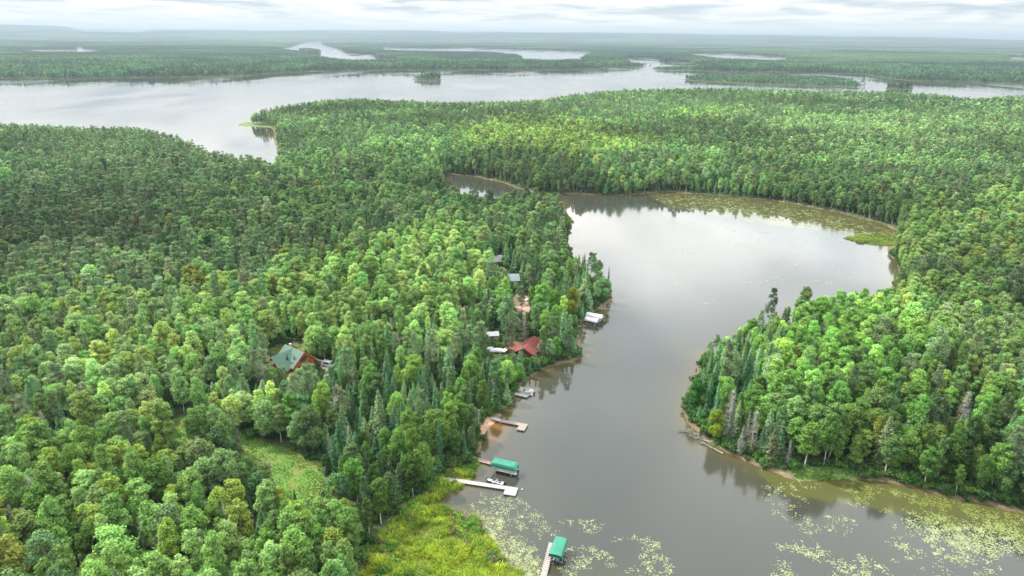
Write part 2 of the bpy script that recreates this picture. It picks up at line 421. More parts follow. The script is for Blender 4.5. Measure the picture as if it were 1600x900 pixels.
PROTO = {}   # species -> list of (trunk mesh, crown mesh, combined mesh, height, radius)
def reg(sp, tb, leaf, bark, mat, H, R):
    i = len(PROTO.setdefault(sp, []))
    tm = tb.mesh('trunk', [bark], True); cm = crown_mesh('crown', leaf, mat)
    PROTO[sp].append((tm, cm, combo_mesh('%s_%02d' % (sp, i), tb, leaf, bark, mat), H, R))
for s_, (H_, R_, b_, sh, bk) in enumerate([(18, 3.1, .30, 'oval', M_birch), (19, 3.4, .34, 'oval', M_birch), (17, 3.7, .26, 'round', M_bark), (18, 3.2, .3, 'oval', M_bark),
                                          (16, 3.9, .25, 'round', M_bark), (19, 3.0, .36, 'oval', M_birch), (15, 3.0, .2, 'cone', M_bark)]):
    reg('leafy', *broadleaf(100 + s_, H_, R_, b_, 18 if s_ != 4 else 22, 6800, .225, sh), bk, M_leaf, H_, R_)
for s_, (H_, R_, dr, rg) in enumerate([(13, 1.9, .35, .2), (15, 2.2, .45, .25), (11, 1.9, .3, .15), (16, 2.0, .5, .35), (12, 2.3, .3, .2)]):
    reg('spruce', *spruce(200 + s_, H_, R_, 34, 13, 5, .30, 0, dr, rg), M_bark, M_needle, H_, R_)
for s_, (H_, R_, b_) in enumerate([(20, 3.0, .42), (18, 2.7, .35), (21, 2.8, .5), (19, 3.2, .38)]):
    reg('pine', *pine(300 + s_, H_, R_, 58, 84, .22, 0, b_), M_bark, M_needle, H_, R_)
SHRUBS = [shrub(400 + i) for i in range(4)]
print('models', time.time() - T0)

# collections of models for the masses (never linked to the scene)
def libcol(name, meshes):
    c = bpy.data.collections.new(name)
    for i, me in enumerate(meshes):
        c.objects.link(bpy.data.objects.new('%s_%02d' % (name, i), me))
    return c
def gn_mass(name, pts, var, rot, scl, tint, coll, label, cat, z=None):
    pts = np.asarray(pts, float)
    me = bpy.data.meshes.new(name); me.vertices.add(len(pts)); me.vertices.foreach_set('co', pts.astype(np.float32).ravel())
    for k, typ, arr in (('var', 'INT', var), ('rot', 'FLOAT', rot), ('scl', 'FLOAT_VECTOR', scl), ('tint', 'FLOAT_VECTOR', tint)):
        a = me.attributes.new(k, typ, 'POINT'); a.data.foreach_set('vector' if typ == 'FLOAT_VECTOR' else 'value', np.asarray(arr, np.int32 if typ == 'INT' else np.float32).ravel())
    o = bpy.data.objects.new(name, me); COL.objects.link(o)
    ng = bpy.data.node_groups.new(name + '_scatter', 'GeometryNodeTree')
    ng.interface.new_socket('Geometry', in_out='INPUT', socket_type='NodeSocketGeometry'); ng.interface.new_socket('Geometry', in_out='OUTPUT', socket_type='NodeSocketGeometry')
    gi = ng.nodes.new('NodeGroupInput'); go = ng.nodes.new('NodeGroupOutput'); ci = ng.nodes.new('GeometryNodeCollectionInfo')
    ci.inputs['Collection'].default_value = coll; ci.inputs['Separate Children'].default_value = True; ci.inputs['Reset Children'].default_value = True
    ip = ng.nodes.new('GeometryNodeInstanceOnPoints'); L = ng.links.new
    L(gi.outputs[0], ip.inputs['Points']); L(ci.outputs[0], ip.inputs['Instance']); ip.inputs['Pick Instance'].default_value = True
    def na(n, t):
        a = ng.nodes.new('GeometryNodeInputNamedAttribute'); a.data_type = t; a.inputs['Name'].default_value = n; return a.outputs[0]
    L(na('var', 'INT'), ip.inputs['Instance Index'])
    cx = ng.nodes.new('ShaderNodeCombineXYZ'); L(na('rot', 'FLOAT'), cx.inputs[2]); L(cx.outputs[0], ip.inputs['Rotation'])
    L(na('scl', 'FLOAT_VECTOR'), ip.inputs['Scale']); L(ip.outputs[0], go.inputs[0])
    md = o.modifiers.new('scatter', 'NODES'); md.node_group = ng
    return tag(o, label, cat, None, 'stuff')

# ------------------------------------------------------------------ terrain sheet
def build_ground():
    azd = np.concatenate([np.linspace(-180, -46, 60)[:-1], np.linspace(-46, 46, 620), np.linspace(46, 180, 60)[1:-1]])
    r = np.concatenate([[2, 20, 50, 70], np.geomspace(80, 700, 330), np.geomspace(700, 4000, 260)[1:], np.geomspace(4000, 45000, 150)[1:]])
    A, Rr = np.meshgrid(np.radians(azd), r)
    pts = np.stack([(Rr * np.sin(A)).ravel(), (Rr * np.cos(A)).ravel()], 1)
    s = shore(pts); z = height(pts, s)
    na, nr = len(azd), len(r)
    i = np.arange(nr - 1)[:, None] * na; j = np.arange(na)[None, :]; j2 = (j + 1) % na
    Q = np.stack([i + j, i + j2, i + na + j2, i + na + j], -1).reshape(-1, 4)[:, ::-1]
    # surface colour by what grows or lies there
    col = np.tile(np.array([.034, .050, .020]), (len(pts), 1))
    x, y = pts[:, 0], pts[:, 1]; n1 = fbm(x, y, 6, 71); n2 = fbm(x, y, 25, 72); rr = np.hypot(x, y)
    def lay(m, c, w=1.0):
        w = (m * w)[:, None]; col[:] = col * (1 - w) + np.array(c) * w
    far = sstep(2500, 5000, rr)
    fn = fbm(x, y, 600, 81, 4) ; lay(far, (.030, .060, .028)); col *= (1 + (far * (fn - .5) * 1.8))[:, None]
    lay(sstep(-.5, .3, s) * (1 - sstep(.8, 1.8, s)) * (rr < 1500), (.11, .075, .05))
    for nm, c in (('marsh', (.085, .11, .018)), ('meadow', (.06, .12, .022)), ('yard', (.10, .125, .04)), ('yard2', (.12, .13, .05)), ('dirt', (.30, .21, .15)), ('dirt2', (.28, .20, .15)),
                  ('beach', (.24, .15, .10)), ('drive', (.30, .25, .19)), ('bankgrass', (.07, .12, .03)), ('tipgrass', (.09, .13, .03)), ('spit', (.09, .12, .04)), ('floatgrass', (.12, .16, .03))):
        m = inside(pts, ZPX[nm]).astype(float)
        lay(m * (s > -.3), c, .9); 
        if nm in ('marsh', 'meadow', 'yard'): lay(m * sstep(.52, .68, n1) * (s > 0), (.12, .105, .035), .6)
    col = np.clip(col * (0.75 + .5 * n1)[:, None], 0, 1)
    me = mesh_raw('ground', np.column_stack([pts, z]), [Q], [], smooth=True, attrs={'base': ('FLOAT_COLOR', 'POINT', np.column_stack([col, np.ones(len(col))]))})
    m, nt = newmat('forest_floor'); L = nt.links.new
    o = N(nt, 'ShaderNodeOutputMaterial'); b = N(nt, 'ShaderNodeBsdfPrincipled'); L(b.outputs[0], o.inputs[0])
    at = N(nt, 'ShaderNodeAttribute', attribute_name='base'); ge = N(nt, 'ShaderNodeNewGeometry')
    nz = N(nt, 'ShaderNodeTexNoise'); nz.inputs['Scale'].default_value = .9; nz.inputs['Detail'].default_value = 8; L(ge.outputs['Position'], nz.inputs['Vector'])
    n2_ = N(nt, 'ShaderNodeTexNoise'); n2_.inputs['Scale'].default_value = .02; n2_.inputs['Detail'].default_value = 6; L(ge.outputs['Position'], n2_.inputs['Vector'])
    ad = N(nt, 'ShaderNodeMath', operation='ADD'); L(nz.outputs['Fac'], ad.inputs[0]); L(n2_.outputs['Fac'], ad.inputs[1])
    mr = N(nt, 'ShaderNodeMapRange'); mr.inputs[1].default_value = .6; mr.inputs[2].default_value = 1.4; mr.inputs[3].default_value = .5; mr.inputs[4].default_value = 1.6; L(ad.outputs[0], mr.inputs[0])
    vm = N(nt, 'ShaderNodeVectorMath', operation='SCALE'); L(at.outputs['Vector'], vm.inputs[0]); L(mr.outputs[0], vm.inputs['Scale']); L(vm.outputs[0], b.inputs['Base Color'])
    b.inputs['Roughness'].default_value = .95; b.inputs['Specular IOR Level'].default_value = .1
    bp = N(nt, 'ShaderNodeBump'); bp.inputs['Strength'].default_value = .5; bp.inputs['Distance'].default_value = .3; L(nz.outputs['Fac'], bp.inputs['Height']); L(bp.outputs[0], b.inputs['Normal'])
    me.materials.append(m)
    g = bpy.data.objects.new('ground', me); COL.objects.link(g); tag(g, 'forest floor, banks and far wooded hills around the lakes', 'ground', None, 'structure')
build_ground()
print('ground', time.time() - T0)

# ------------------------------------------------------------------ water sheet
def build_water():
    azd = np.linspace(-180, 180, 361)[:-1]; azd = np.concatenate([np.linspace(-180, -46, 40)[:-1], np.linspace(-46, 46, 300), np.linspace(46, 180, 40)[1:-1]])
    r = np.concatenate([[.5, 40, 80], np.geomspace(90, 900, 220), np.geomspace(900, 46000, 120)[1:]])
    A, Rr = np.meshgrid(np.radians(azd), r); pts = np.stack([(Rr * np.sin(A)).ravel(), (Rr * np.cos(A)).ravel()], 1)
    s = shore(pts); na, nr = len(azd), len(r)
    i = np.arange(nr - 1)[:, None] * na; j = np.arange(na)[None, :]; j2 = (j + 1) % na
    Q = np.stack([i + j, i + j2, i + na + j2, i + na + j], -1).reshape(-1, 4)[:, ::-1]
    depth = np.clip(-s, 0, 60)
    x, y = pts[:, 0], pts[:, 1]
    c = np.tile(np.array([.024, .026, .022]), (len(pts), 1))
    sh = np.exp(-depth / 5.0)[:, None]; c = c * (1 - sh * .7) + np.array([.060, .050, .014]) * sh * .7
    bl = poly([(728, 690), (740, 640), (800, 640), (812, 680), (775, 705), (745, 712)])
    d2 = np.exp(-segdist(pts, bl) / 3) ; d2 = np.where(inside(pts, poly([(760, 668), (776, 655), (800, 665), (790, 690), (765, 700)])), 1, 0) * np.exp(-depth / 3.5)
    c = c * (1 - d2[:, None]) + np.array([.12, .055, .012]) * d2[:, None]
    g = inside(pts, poly([(1180, 735), (1340, 745), (1620, 800), (1660, 850), (1500, 825), (1350, 790), (1230, 775)])); w = (g * .6)[:, None]; c = c * (1 - w) + np.array([.055, .06, .014]) * w
    g = inside(pts, poly([(1000, 298), (1250, 318), (1410, 355), (1400, 372), (1200, 350), (1050, 325)])); w = (g * .6)[:, None]; c = c * (1 - w) + np.array([.06, .058, .016]) * w
    me = mesh_raw('lake_water', np.column_stack([pts, np.zeros(len(pts))]), [Q], [], smooth=True, attrs={'base': ('FLOAT_COLOR', 'POINT', np.column_stack([c, np.ones(len(c))]))})
    m, nt = newmat('lake_water'); L = nt.links.new
    o = N(nt, 'ShaderNodeOutputMaterial'); b = N(nt, 'ShaderNodeBsdfPrincipled'); L(b.outputs[0], o.inputs[0])
    at = N(nt, 'ShaderNodeAttribute', attribute_name='base'); L(at.outputs['Color'], b.inputs['Base Color'])
    b.inputs['IOR'].default_value = 1.333; b.inputs['Specular IOR Level'].default_value = .5
    ge = N(nt, 'ShaderNodeNewGeometry')
    mp = N(nt, 'ShaderNodeMapping'); mp.inputs['Rotation'].default_value = (0, 0, .5); mp.inputs['Scale'].default_value = (1, .45, 1); L(ge.outputs['Position'], mp.inputs['Vector'])
    w1 = N(nt, 'ShaderNodeTexNoise'); w1.inputs['Scale'].default_value = 1.1; w1.inputs['Detail'].default_value = 3; L(mp.outputs[0], w1.inputs['Vector'])
    w2 = N(nt, 'ShaderNodeTexNoise'); w2.inputs['Scale'].default_value = .009; w2.inputs['Detail'].default_value = 4; L(mp.outputs[0], w2.inputs['Vector'])
    # calm and ruffled patches
    cr = N(nt, 'ShaderNodeMapRange'); cr.inputs[1].default_value = .42; cr.inputs[2].default_value = .62; cr.inputs[3].default_value = .05; cr.inputs[4].default_value = .17; L(w2.outputs['Fac'], cr.inputs[0]); L(cr.outputs[0], b.inputs['Roughness'])
    cs = N(nt, 'ShaderNodeMapRange'); cs.inputs[1].default_value = .42; cs.inputs[2].default_value = .62; cs.inputs[3].default_value = .12; cs.inputs[4].default_value = .5; L(w2.outputs['Fac'], cs.inputs[0])
    bp = N(nt, 'ShaderNodeBump'); bp.inputs['Distance'].default_value = .10; L(cs.outputs[0], bp.inputs['Strength']); L(w1.outputs['Fac'], bp.inputs['Height'])
    ln = N(nt, 'ShaderNodeVectorMath', operation='LENGTH'); L(ge.outputs['Position'], ln.inputs[0]); lm = N(nt, 'ShaderNodeMapRange'); lm.inputs[1].default_value = 900; lm.inputs[2].default_value = 3000; lm.inputs[3].default_value = 1; lm.inputs[4].default_value = .12; L(ln.outputs['Value'], lm.inputs[0])
    ml = N(nt, 'ShaderNodeMath', operation='MULTIPLY'); L(cs.outputs[0], ml.inputs[0]); L(lm.outputs[0], ml.inputs[1]); L(ml.outputs[0], bp.inputs['Strength'])   # the wide lakes lie calm; L(bp.outputs[0], b.inputs['Normal'])
    me.materials.append(m)
    wo = bpy.data.objects.new('water', me); COL.objects.link(wo); tag(wo, 'grey lake and bay water reflecting the clouds', 'water', None, 'structure')
build_water()
print('water', time.time() - T0)
# ------------------------------------------------------------------ what must stay open to view, traced in the photo
def pp(seq): return np.array([(a[0], a[1]) for a in seq], float)
i0 = BAY.index((957, 466)); i1 = [q[:2] for q in BAY].index((868, 304))
OPEN = [pp(BAY[:i0 + 1] + [(956, 446), (949, 425), (940, 402), (926, 393), (912, 397), (900, 402), (890, 396), (885, 376), (885, 362), (893, 350), (897, 347), (886, 339), (880, 326), (875, 311)] + BAY[i1:]), pp([{(440, 262): (430, 262), (436, 240): (427, 240), (430, 222): (421, 222), (428, 204): (419, 204)}.get(q, q) for q in BIG]),
  pp([(572, 905), (590, 868), (618, 828), (655, 790), (683, 766), (704, 748), (735, 724), (752, 714), (770, 760), (830, 905)]),
  pp([(262, 684), (294, 677), (300, 688), (290, 700), (270, 702)]), pp([(442, 726), (476, 728), (506, 738), (506, 768), (478, 782), (452, 770)]), pp([(376, 704), (402, 703), (420, 715), (380, 714)]),
  pp([(421, 552), (446, 538), (474, 546), (492, 556), (490, 569), (468, 577), (440, 577), (423, 573)]), pp([(488, 560), (522, 568), (522, 577), (500, 574)]),
  pp([(822, 543), (832, 536), (840, 531), (840, 541), (829, 549), (820, 549)]), pp([(758, 518), (784, 517), (786, 530), (760, 532)]), pp([(766, 542), (800, 542), (800, 555), (768, 556)]),
  pp([(804, 474), (816, 470), (822, 476), (818, 486), (806, 486)]), pp([(722, 472), (745, 465), (750, 474), (724, 480)]), pp([(773, 402), (787, 402), (785, 410), (777, 412)]),
  pp([(796, 430), (812, 432), (812, 442), (797, 440)]), 
  pp([(762, 657), (778, 654), (777, 662), (764, 674)]), pp([(1238, 737), (1334, 735), (1340, 750), (1250, 752)]), pp([(690, 744), (735, 750), (735, 756), (688, 750)]), pp([(730, 710), (760, 712), (760, 722), (735, 716)]),
  pp([(1322, 372), (1345, 367), (1392, 370), (1395, 384), (1350, 382)]), pp([(365, 199), (365, 193), (400, 193), (428, 196)])]
BARE = ['marsh', 'meadow', 'dirt', 'beach', 'bankgrass', 'floatgrass']
HOUSES = [(P(452, 566)[:2], 8.8), (P(826, 553)[:2], 5.4), (P(769, 530)[:2], 4), (P(780, 412)[:2], 6), (P(788, 441)[:2], 6.5)]
# species mix by place: (polygon in the photo, leafy, spruce, pine, dead, leaf tint, some with sun or cloud shade painted in)
ZONES = [
 (pp([(0, 170), (260, 180), (440, 235), (400, 275), (260, 330), (190, 410), (0, 440)]), .22, .10, .66, .02, 'dim'),  # dim leaf tint also stands in for cloud shade here
 (pp([(260, 330), (400, 270), (560, 300), (690, 330), (600, 370), (450, 380), (330, 430), (200, 420)]), .62, .08, .28, .02, 'mid'),
 (pp([(450, 385), (560, 360), (700, 355), (745, 385), (740, 470), (690, 520), (560, 570), (440, 500)]), .93, .03, .03, .01, 'bright'),  # sunlit area put into the leaf tint
 (pp([(0, 440), (200, 420), (440, 440), (440, 520), (200, 560), (0, 560)]), .55, .10, .32, .03, 'pale'),
 (pp([(0, 560), (250, 530), (420, 560), (480, 640), (300, 680), (0, 650)]), .66, .14, .16, .04, 'pale'),
 (pp([(0, 650), (240, 655), (330, 700), (380, 800), (420, 905), (0, 905)]), .84, .09, .05, .02, 'lime'),
 (pp([(380, 760), (560, 740), (600, 830), (560, 905), (400, 905)]), .58, .34, .06, .02, 'lime'),
 (pp([(480, 560), (700, 520), (770, 590), (740, 700), (640, 780), (560, 790), (500, 700)]), .36, .42, .18, .04, 'deep'),
 (pp([(690, 560), (800, 570), (800, 640), (750, 700), (700, 720), (640, 790), (600, 790)]), .55, .30, .13, .02, 'deep'),
 (pp([(740, 420), (960, 380), (960, 500), (905, 560), (820, 620), (760, 560), (700, 500)]), .44, .34, .20, .02, 'deep'),
 (pp([(690, 290), (880, 300), (900, 400), (740, 400), (640, 330)]), .42, .30, .27, .01, 'mid'),
 (pp([(400, 150), (1600, 130), (1600, 152), (1200, 172), (700, 190), (430, 250)]), .40, .20, .40, .0, 'mid'),
 (pp([(700, 195), (820, 185), (1010, 200), (1000, 240), (880, 250), (760, 225)]), .96, .02, .02, 0, 'yellow'),  # sun patch between cloud shadows, painted as yellower leaves
 (pp([(1040, 172), (1130, 168), (1150, 190), (1060, 196)]), .96, .02, .02, 0, 'yellow'),  # smaller sun patch, painted the same way
 (pp([(1150, 180), (1600, 175), (1600, 210), (1400, 225), (1200, 215)]), .9, .04, .06, 0, 'palefar'),
 (pp([(1420, 200), (1600, 190), (1600, 290), (1500, 320), (1420, 280)]), .45, .12, .42, .01, 'mid'),
 (pp([(1000, 200), (1420, 215), (1420, 330), (1200, 290), (1000, 260)]), .82, .06, .11, .01, 'mid'),
 (pp([(420, 200), (1100, 250), (1400, 300), (1400, 345), (880, 300), (690, 270), (430, 245)]), .70, .16, .11, .03, 'mid'),
 (pp([(1380, 320), (1600, 280), (1600, 640), (1450, 560), (1380, 450)]), .90, .03, .06, .01, 'bright'),
 (pp([(1060, 520), (1130, 460), (1220, 440), (1230, 520), (1200, 600), (1250, 700), (1240, 755), (1060, 680)]), .38, .54, .04, .04, 'deep'),
 (pp([(1220, 440), (1420, 440), (1480, 560), (1600, 620), (1600, 800), (1240, 760), (1200, 600)]), .76, .18, .03, .03, 'vivid'),
]
DEF = (.62, .15, .21, .02, 'mid')
TINTS = {  # yellow and bright also carry painted sunlight, dim carries cloud shade
 'dim': [(.060, .110, .044), (.078, .125, .050), (.066, .100, .052)], 'mid': [(.076, .145, .046), (.088, .155, .048), (.056, .115, .043), (.108, .168, .058)],
 'bright': [(.100, .170, .045), (.118, .190, .056), (.082, .152, .040), (.135, .192, .056)], 'pale': [(.100, .165, .055), (.120, .175, .065), (.080, .150, .040), (.130, .180, .045)],
 'lime': [(.125, .220, .055), (.105, .200, .050), (.140, .235, .070), (.085, .170, .035), (.150, .225, .040)], 'deep': [(.055, .120, .024), (.075, .150, .030), (.100, .180, .032), (.060, .105, .036)],
 'yellow': [(.125, .190, .045), (.100, .175, .042), (.140, .190, .048)], 'palefar': [(.120, .180, .065), (.100, .165, .06)], 'vivid': [(.070, .150, .030), (.090, .175, .036), (.115, .195, .042), (.070, .130, .040)],
}
T_SPR = [(.030, .085, .034), (.038, .098, .032), (.048, .095, .045), (.068, .110, .045)]
T_PIN = [(.075, .112, .048), (.062, .105, .042), (.092, .125, .060), (.050, .098, .038)]
GREY = (.16, .15, .13)
LEAFGAIN = 1.55

def grid(r0_, r1_, sp, azm, seed):
    rg = np.random.default_rng(seed)
    n = int(r1_ / sp) + 1
    gx, gy = np.meshgrid(np.arange(-n, n + 1), np.arange(-1, int(n / .9) + 3))
    x = (gx.ravel() + (gy.ravel() % 2) * .5 + rg.uniform(-.36, .36, gx.size)) * sp; y = (gy.ravel() * .9 + rg.uniform(-.36, .36, gx.size)) * sp
    r = np.hypot(x, y); a = np.abs(np.degrees(np.arctan2(x, y)))
    k = (r >= r0_) & (r < r1_) & (a < azm) & (y > -5)
    return np.stack([x[k], y[k]], 1)

def place(pts, seed, margin, clear=True, hs=1.0):
    rg = np.random.default_rng(seed)
    s = shore(pts); k = s > margin
    pts = pts[k]; s = s[k]
    for nm in BARE:
        k = ~inside(pts, ZPX[nm]); pts = pts[k]; s = s[k]
    for c, rad in HOUSES:
        k = np.hypot(*(pts - c).T) > rad; pts = pts[k]; s = s[k]
    z = height(pts, s); n = len(pts)
    base = np.column_stack([pts, z])
    mid = PJ(base + np.array([0, 0, 12.0])); mid_n = mid + rg.normal(size=mid.shape) * np.array([16, 6]) + (np.stack([fbm(pts[:, 0], pts[:, 1], 40, 61, 2), fbm(pts[:, 0], pts[:, 1], 40, 62, 2)], 1) - .5) * np.array([90, 36])
    mix = np.tile(np.array(DEF[:4]), (n, 1)); tk = np.full(n, 'mid', object); done = np.zeros(n, bool)
    for z_ in ZONES:
        m = inside(mid_n, z_[0]) & ~done; mix[m] = z_[1:5]; tk[m] = z_[5]; done |= m
    # stands of one kind
    st = fbm(pts[:, 0], pts[:, 1], 38, 17, 2); st2 = fbm(pts[:, 0], pts[:, 1], 30, 19, 2)
    mix[:, 0] *= 1 + 1.3 * (st - .5) * 2; mix[:, 1] *= np.clip(1 + 2.8 * (st2 - .5) * 2, .08, 3.5); mix[:, 2] *= np.clip(1 - 1.8 * (st - .5) * 2, .1, 3)
    mix = np.clip(mix, 1e-4, None); mix[:, 0] += .02; mix[:, 1] *= 1.25; mix[:, 3] *= 1.3; cum = np.cumsum(mix / mix.sum(1, keepdims=True), 1)
    sp = (rg.random(n)[:, None] > cum).sum(1)
    sc = (.72 + .46 * rg.random(n)) * hs * (.9 + .25 * fbm(pts[:, 0], pts[:, 1], 45, 23, 2))
    edge = sstep(0, 9, s); sc *= .62 + .38 * edge * (.6 + .4 * rg.random(n)) + .0
    small = (sp == 1) & (rg.random(n) < .35); sc[small] *= .62
    sc[sp == 1] *= 1.08
    tint = np.zeros((n, 3))
    for i in range(n):
        if sp[i] == 0: L = TINTS[tk[i]]
        elif sp[i] == 1: L = T_SPR
        elif sp[i] == 2: L = T_PIN
        else: L = [GREY]
        q = int(rg.random() * len(L)); tint[i] = L[q]
    g = sstep(.3, .7, fbm(pts[:, 0], pts[:, 1], 120, 29, 3))
    g2 = fbm(pts[:, 0], pts[:, 1], 30, 30, 2); tint *= (LEAFGAIN * (.72 + .58 * g) * (.78 + .44 * g2) * (1 + .22 * rg.normal(size=n)).clip(.55, 1.6))[:, None]
    tint[:, 0] *= (1 + .07 * rg.normal(size=n)).clip(.6, 1.5)
    odd = (sp == 0) & (rg.random(n) < .008); tint[odd] = (.17, .20, .04)
    nvar = {0: len(PROTO['leafy']), 1: len(PROTO['spruce']), 2: len(PROTO['pine']), 3: 3}
    var = np.array([int(rg.random() * nvar[q]) for q in sp]) if n else np.zeros(0, int)
    wid = sc * (.68 + .62 * rg.random(n) ** 1.3) * np.where(sp == 1, 1.22, 1.06)
    if clear:
        H = np.array([[PROTO['leafy'][v][3], PROTO['leafy'][v][4]] if q == 0 else ([PROTO['spruce'][v][3], PROTO['spruce'][v][4]] if q == 1 else ([PROTO['pine'][v][3], PROTO['pine'][v][4]] if q == 2 else [13, 1.5])) for q, v in zip(sp, var)])
        bad = np.zeros(n, bool); isl = np.zeros(n, bool)
        for w in ISLES: isl |= inside(pts, w)
        for attempt in range(2):
            bad[:] = False
            for fx, fz in ((0, .9), (0, .75), (0, .6), (0, .45), (0, .3), (0, .12), (-.7, .42), (.7, .42), (-.75, .56), (.75, .56), (-.5, .72), (.5, .72)):
                q = base.copy(); q[:, 2] += fz * H[:, 0] * sc; q[:, 0] += fx * H[:, 1] * wid
                pj = PJ(q)
                for pg in OPEN: bad |= inside(pj, pg)
            if attempt == 0:   # a smaller tree may still fit
                sc = np.where(bad, sc * .62, sc); wid = np.where(bad, wid * .7, wid)
        k = ~bad | isl
        base, sp, sc, wid, tint, var, s = base[k], sp[k], sc[k], wid[k], tint[k], var[k], s[k]
    return dict(p=base, sp=sp, sc=sc, wid=wid, tint=tint, var=var, rot=rg.random(len(sp)) * 6.283)

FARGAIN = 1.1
near = place(grid(66, 620, 4.05, 46, 1), 11, .8, True, .84)
midd = place(grid(620, 1250, 5.0, 42, 2), 12, 1.5, True, .87)
farr = place(grid(1250, 3300, 8.2, 40, 3), 13, 3.5, True, .95)
midd['tint'] = midd['tint'] * FARGAIN; farr['tint'] = farr['tint'] * FARGAIN * .95; fq = sstep(1500, 2000, np.hypot(farr['p'][:, 0], farr['p'][:, 1]))[:, None]; farr['tint'] = farr['tint'] * (1 - fq + fq * np.array([.55, .66, .86]))  # distance haze put into the farthest leaf tints, darker and bluer
print('placed', len(near['sp']), len(midd['sp']), len(farr['sp']), time.time() - T0)

# ---- single trees seen by themselves in the photo: (x, y of the top, height, species, variant, tint, width)
HERO = [
 (925, 396, 15, 2, 0, (.07, .09, .05), 1.0), (952, 416, 13, 1, 3, (.06, .08, .05), .62), (905, 398, 11, 1, 2, (.028, .06, .03), .8), (914, 396, 12, 1, 0, (.028, .06, .03), .8),
 (878, 318, 13, 1, 1, (.03, .062, .035), .8), (767, 297, 19, 2, 1, (.045, .075, .04), 1.1), (1122, 640, 11, 0, 2, (.15, .22, .02), .8), (1148, 622, 14, 1, 1, (.085, .11, .075), 1.0),
 (1212, 668, 11, 1, 4, (.075, .09, .04), 1.0), (1163, 664, 9, 1, 2, (.12, .14, .11), .8), (1210, 452, 19, 2, 3, (.035, .07, .03), .7), (1262, 447, 17, 0, 3, (.10, .17, .05), 1.0),
 (795, 362, 12, 1, 0, (.26, .085, .05), .8), (448, 552, 7.5, 1, 2, (.03, .07, .035), .7), (459, 554, 7, 1, 0, (.028, .065, .03), .7), (479, 559, 7, 1, 2, (.07, .10, .05), .7),
 (472, 564, 5.5, 1, 4, (.06, .09, .05), .8), (492, 570, 8, 1, 1, (.04, .07, .035), .8), (126, 601, 15, 2, 1, (.17, .22, .09), 1.1), (895, 448, 14, 0, 2, (.16, .20, .018), .85),
 (868, 452, 14, 0, 4, (.08, .19, .025), 1.05), (832, 420, 18, 2, 2, (.055, .08, .04), 1.0), (633, 637, 16, 0, 5, (.12, .22, .05), 1.0), (553, 712, 15, 0, 1, (.085, .20, .035), 1.1),
 (433, 768, 7, 1, 2, (.035, .07, .035), .8), (440, 775, 6, 1, 2, (.04, .08, .04), .7), (459, 764, 7, 1, 0, (.035, .075, .04), .8), (423, 762, 8, 1, 1, (.035, .07, .035), .8), (384, 762, 11, 1, 1, (.03, .06, .03), .8),
 (590, 705, 11, 1, 0, (.035, .07, .03), .8), (608, 714, 10, 1, 2, (.04, .075, .035), .8), (596, 716, 9, 1, 1, (.045, .085, .04), .8), (570, 700, 12, 1, 1, (.035, .07, .035), .8), (622, 722, 10, 1, 4, (.05, .085, .035), .8),
 (320, 624, 12, 1, 0, (.04, .07, .04), .9), (335, 636, 11, 1, 1, (.035, .065, .035), .9), (358, 640, 13, 1, 2, (.075, .09, .055), 1.0), (223, 622, 12, 1, 4, (.03, .06, .035), 1.1),
 (763, 447, 16, 1, 1, (.05, .08, .045), 1.3), (793, 476, 9, 1, 4, (.018, .05, .025), .9), (839, 478, 12, 1, 0, (.015, .05, .024), .6), (797, 500, 17, 2, 1, (.085, .11, .055), .9), (815, 448, 15, 2, 2, (.10, .12, .07), .9),
 (765, 605, 14, 0, 1, (.06, .19, .02), 1.0), (790, 598, 12, 0, 4, (.05, .17, .02), .9), (778, 614, 10, 0, 2, (.07, .20, .02), .9), (1090, 590, 11, 0, 4, (.03, .12, .02), .8), (920, 884, 5, 1, 2, (.03, .09, .02), .55),
 (347, 229, 17, 1, 1, (.03, .06, .04), 1.0), (330, 218, 19, 2, 0, (.05, .075, .05), 1.1), (372, 234, 16, 2, 1, (.045, .065, .045), 1.0), (400, 231, 17, 2, 0, (.045, .065, .045), .9), (413, 232, 16, 1, 3, (.035, .055, .04), .9), (387, 236, 15, 2, 2, (.05, .07, .045), .9),
 (315, 240, 14, 2, 1, (.20, .20, .10), 1.0),
 (1182, 640, 13.5, 3, 0, GREY, 1.0), (1236, 688, 8, 3, 1, GREY, .8), (1218, 545, 13, 3, 0, GREY, .8), (1170, 520, 12, 3, 1, GREY, .9), (1280, 510, 13, 3, 2, GREY, 1.0), (1330, 505, 12, 3, 2, GREY, 1.0), (1420, 655, 11, 3, 0, GREY, .8),
 (484, 806, 9, 3, 2, GREY, .5), (42, 745, 14, 3, 0, (.1, .11, .1), .9), (120, 840, 8, 3, 2, GREY, .6), (215, 812, 12, 3, 2, GREY, .5), (506, 728, 8, 3, 2, GREY, .6), (622, 520, 14, 3, 2, GREY, .8), (1100, 575, 8, 3, 1, GREY, .8), (1395, 410, 9, 3, 1, GREY, .8), (1020, 268, 13, 3, 0, GREY, .9), (955, 262, 14, 3, 0, GREY, .9),
]
SPN = ['leafy', 'spruce', 'pine']
hero = []
for (x_, y_, h_, sp_, v_, t_, w_) in HERO:
    p = P(x_, y_, h_ + 1.5)
    for it in range(3):
        g = height(p[None, :2])[0]; p = P(x_, y_, h_ + max(g, 0))
    g = float(height(p[None, :2])[0])
    if g < 0:
        continue
    hh = PROTO[SPN[sp_]][v_ % len(PROTO[SPN[sp_]])][3] if sp_ < 3 else 14.0
    hero.append((p[0], p[1], g, sp_, v_ if sp_ == 3 else v_ % len(PROTO[SPN[sp_]]), h_ / hh, h_ / hh * w_ * (1.15 if h_ < 12 else 1), t_))
hp = np.array([h[:2] for h in hero])
dmin = np.array([np.min(np.hypot(*(hp - q[:2]).T)) for q in near['p']])
keep = dmin > 2.6
for k in near: near[k] = near[k][keep]
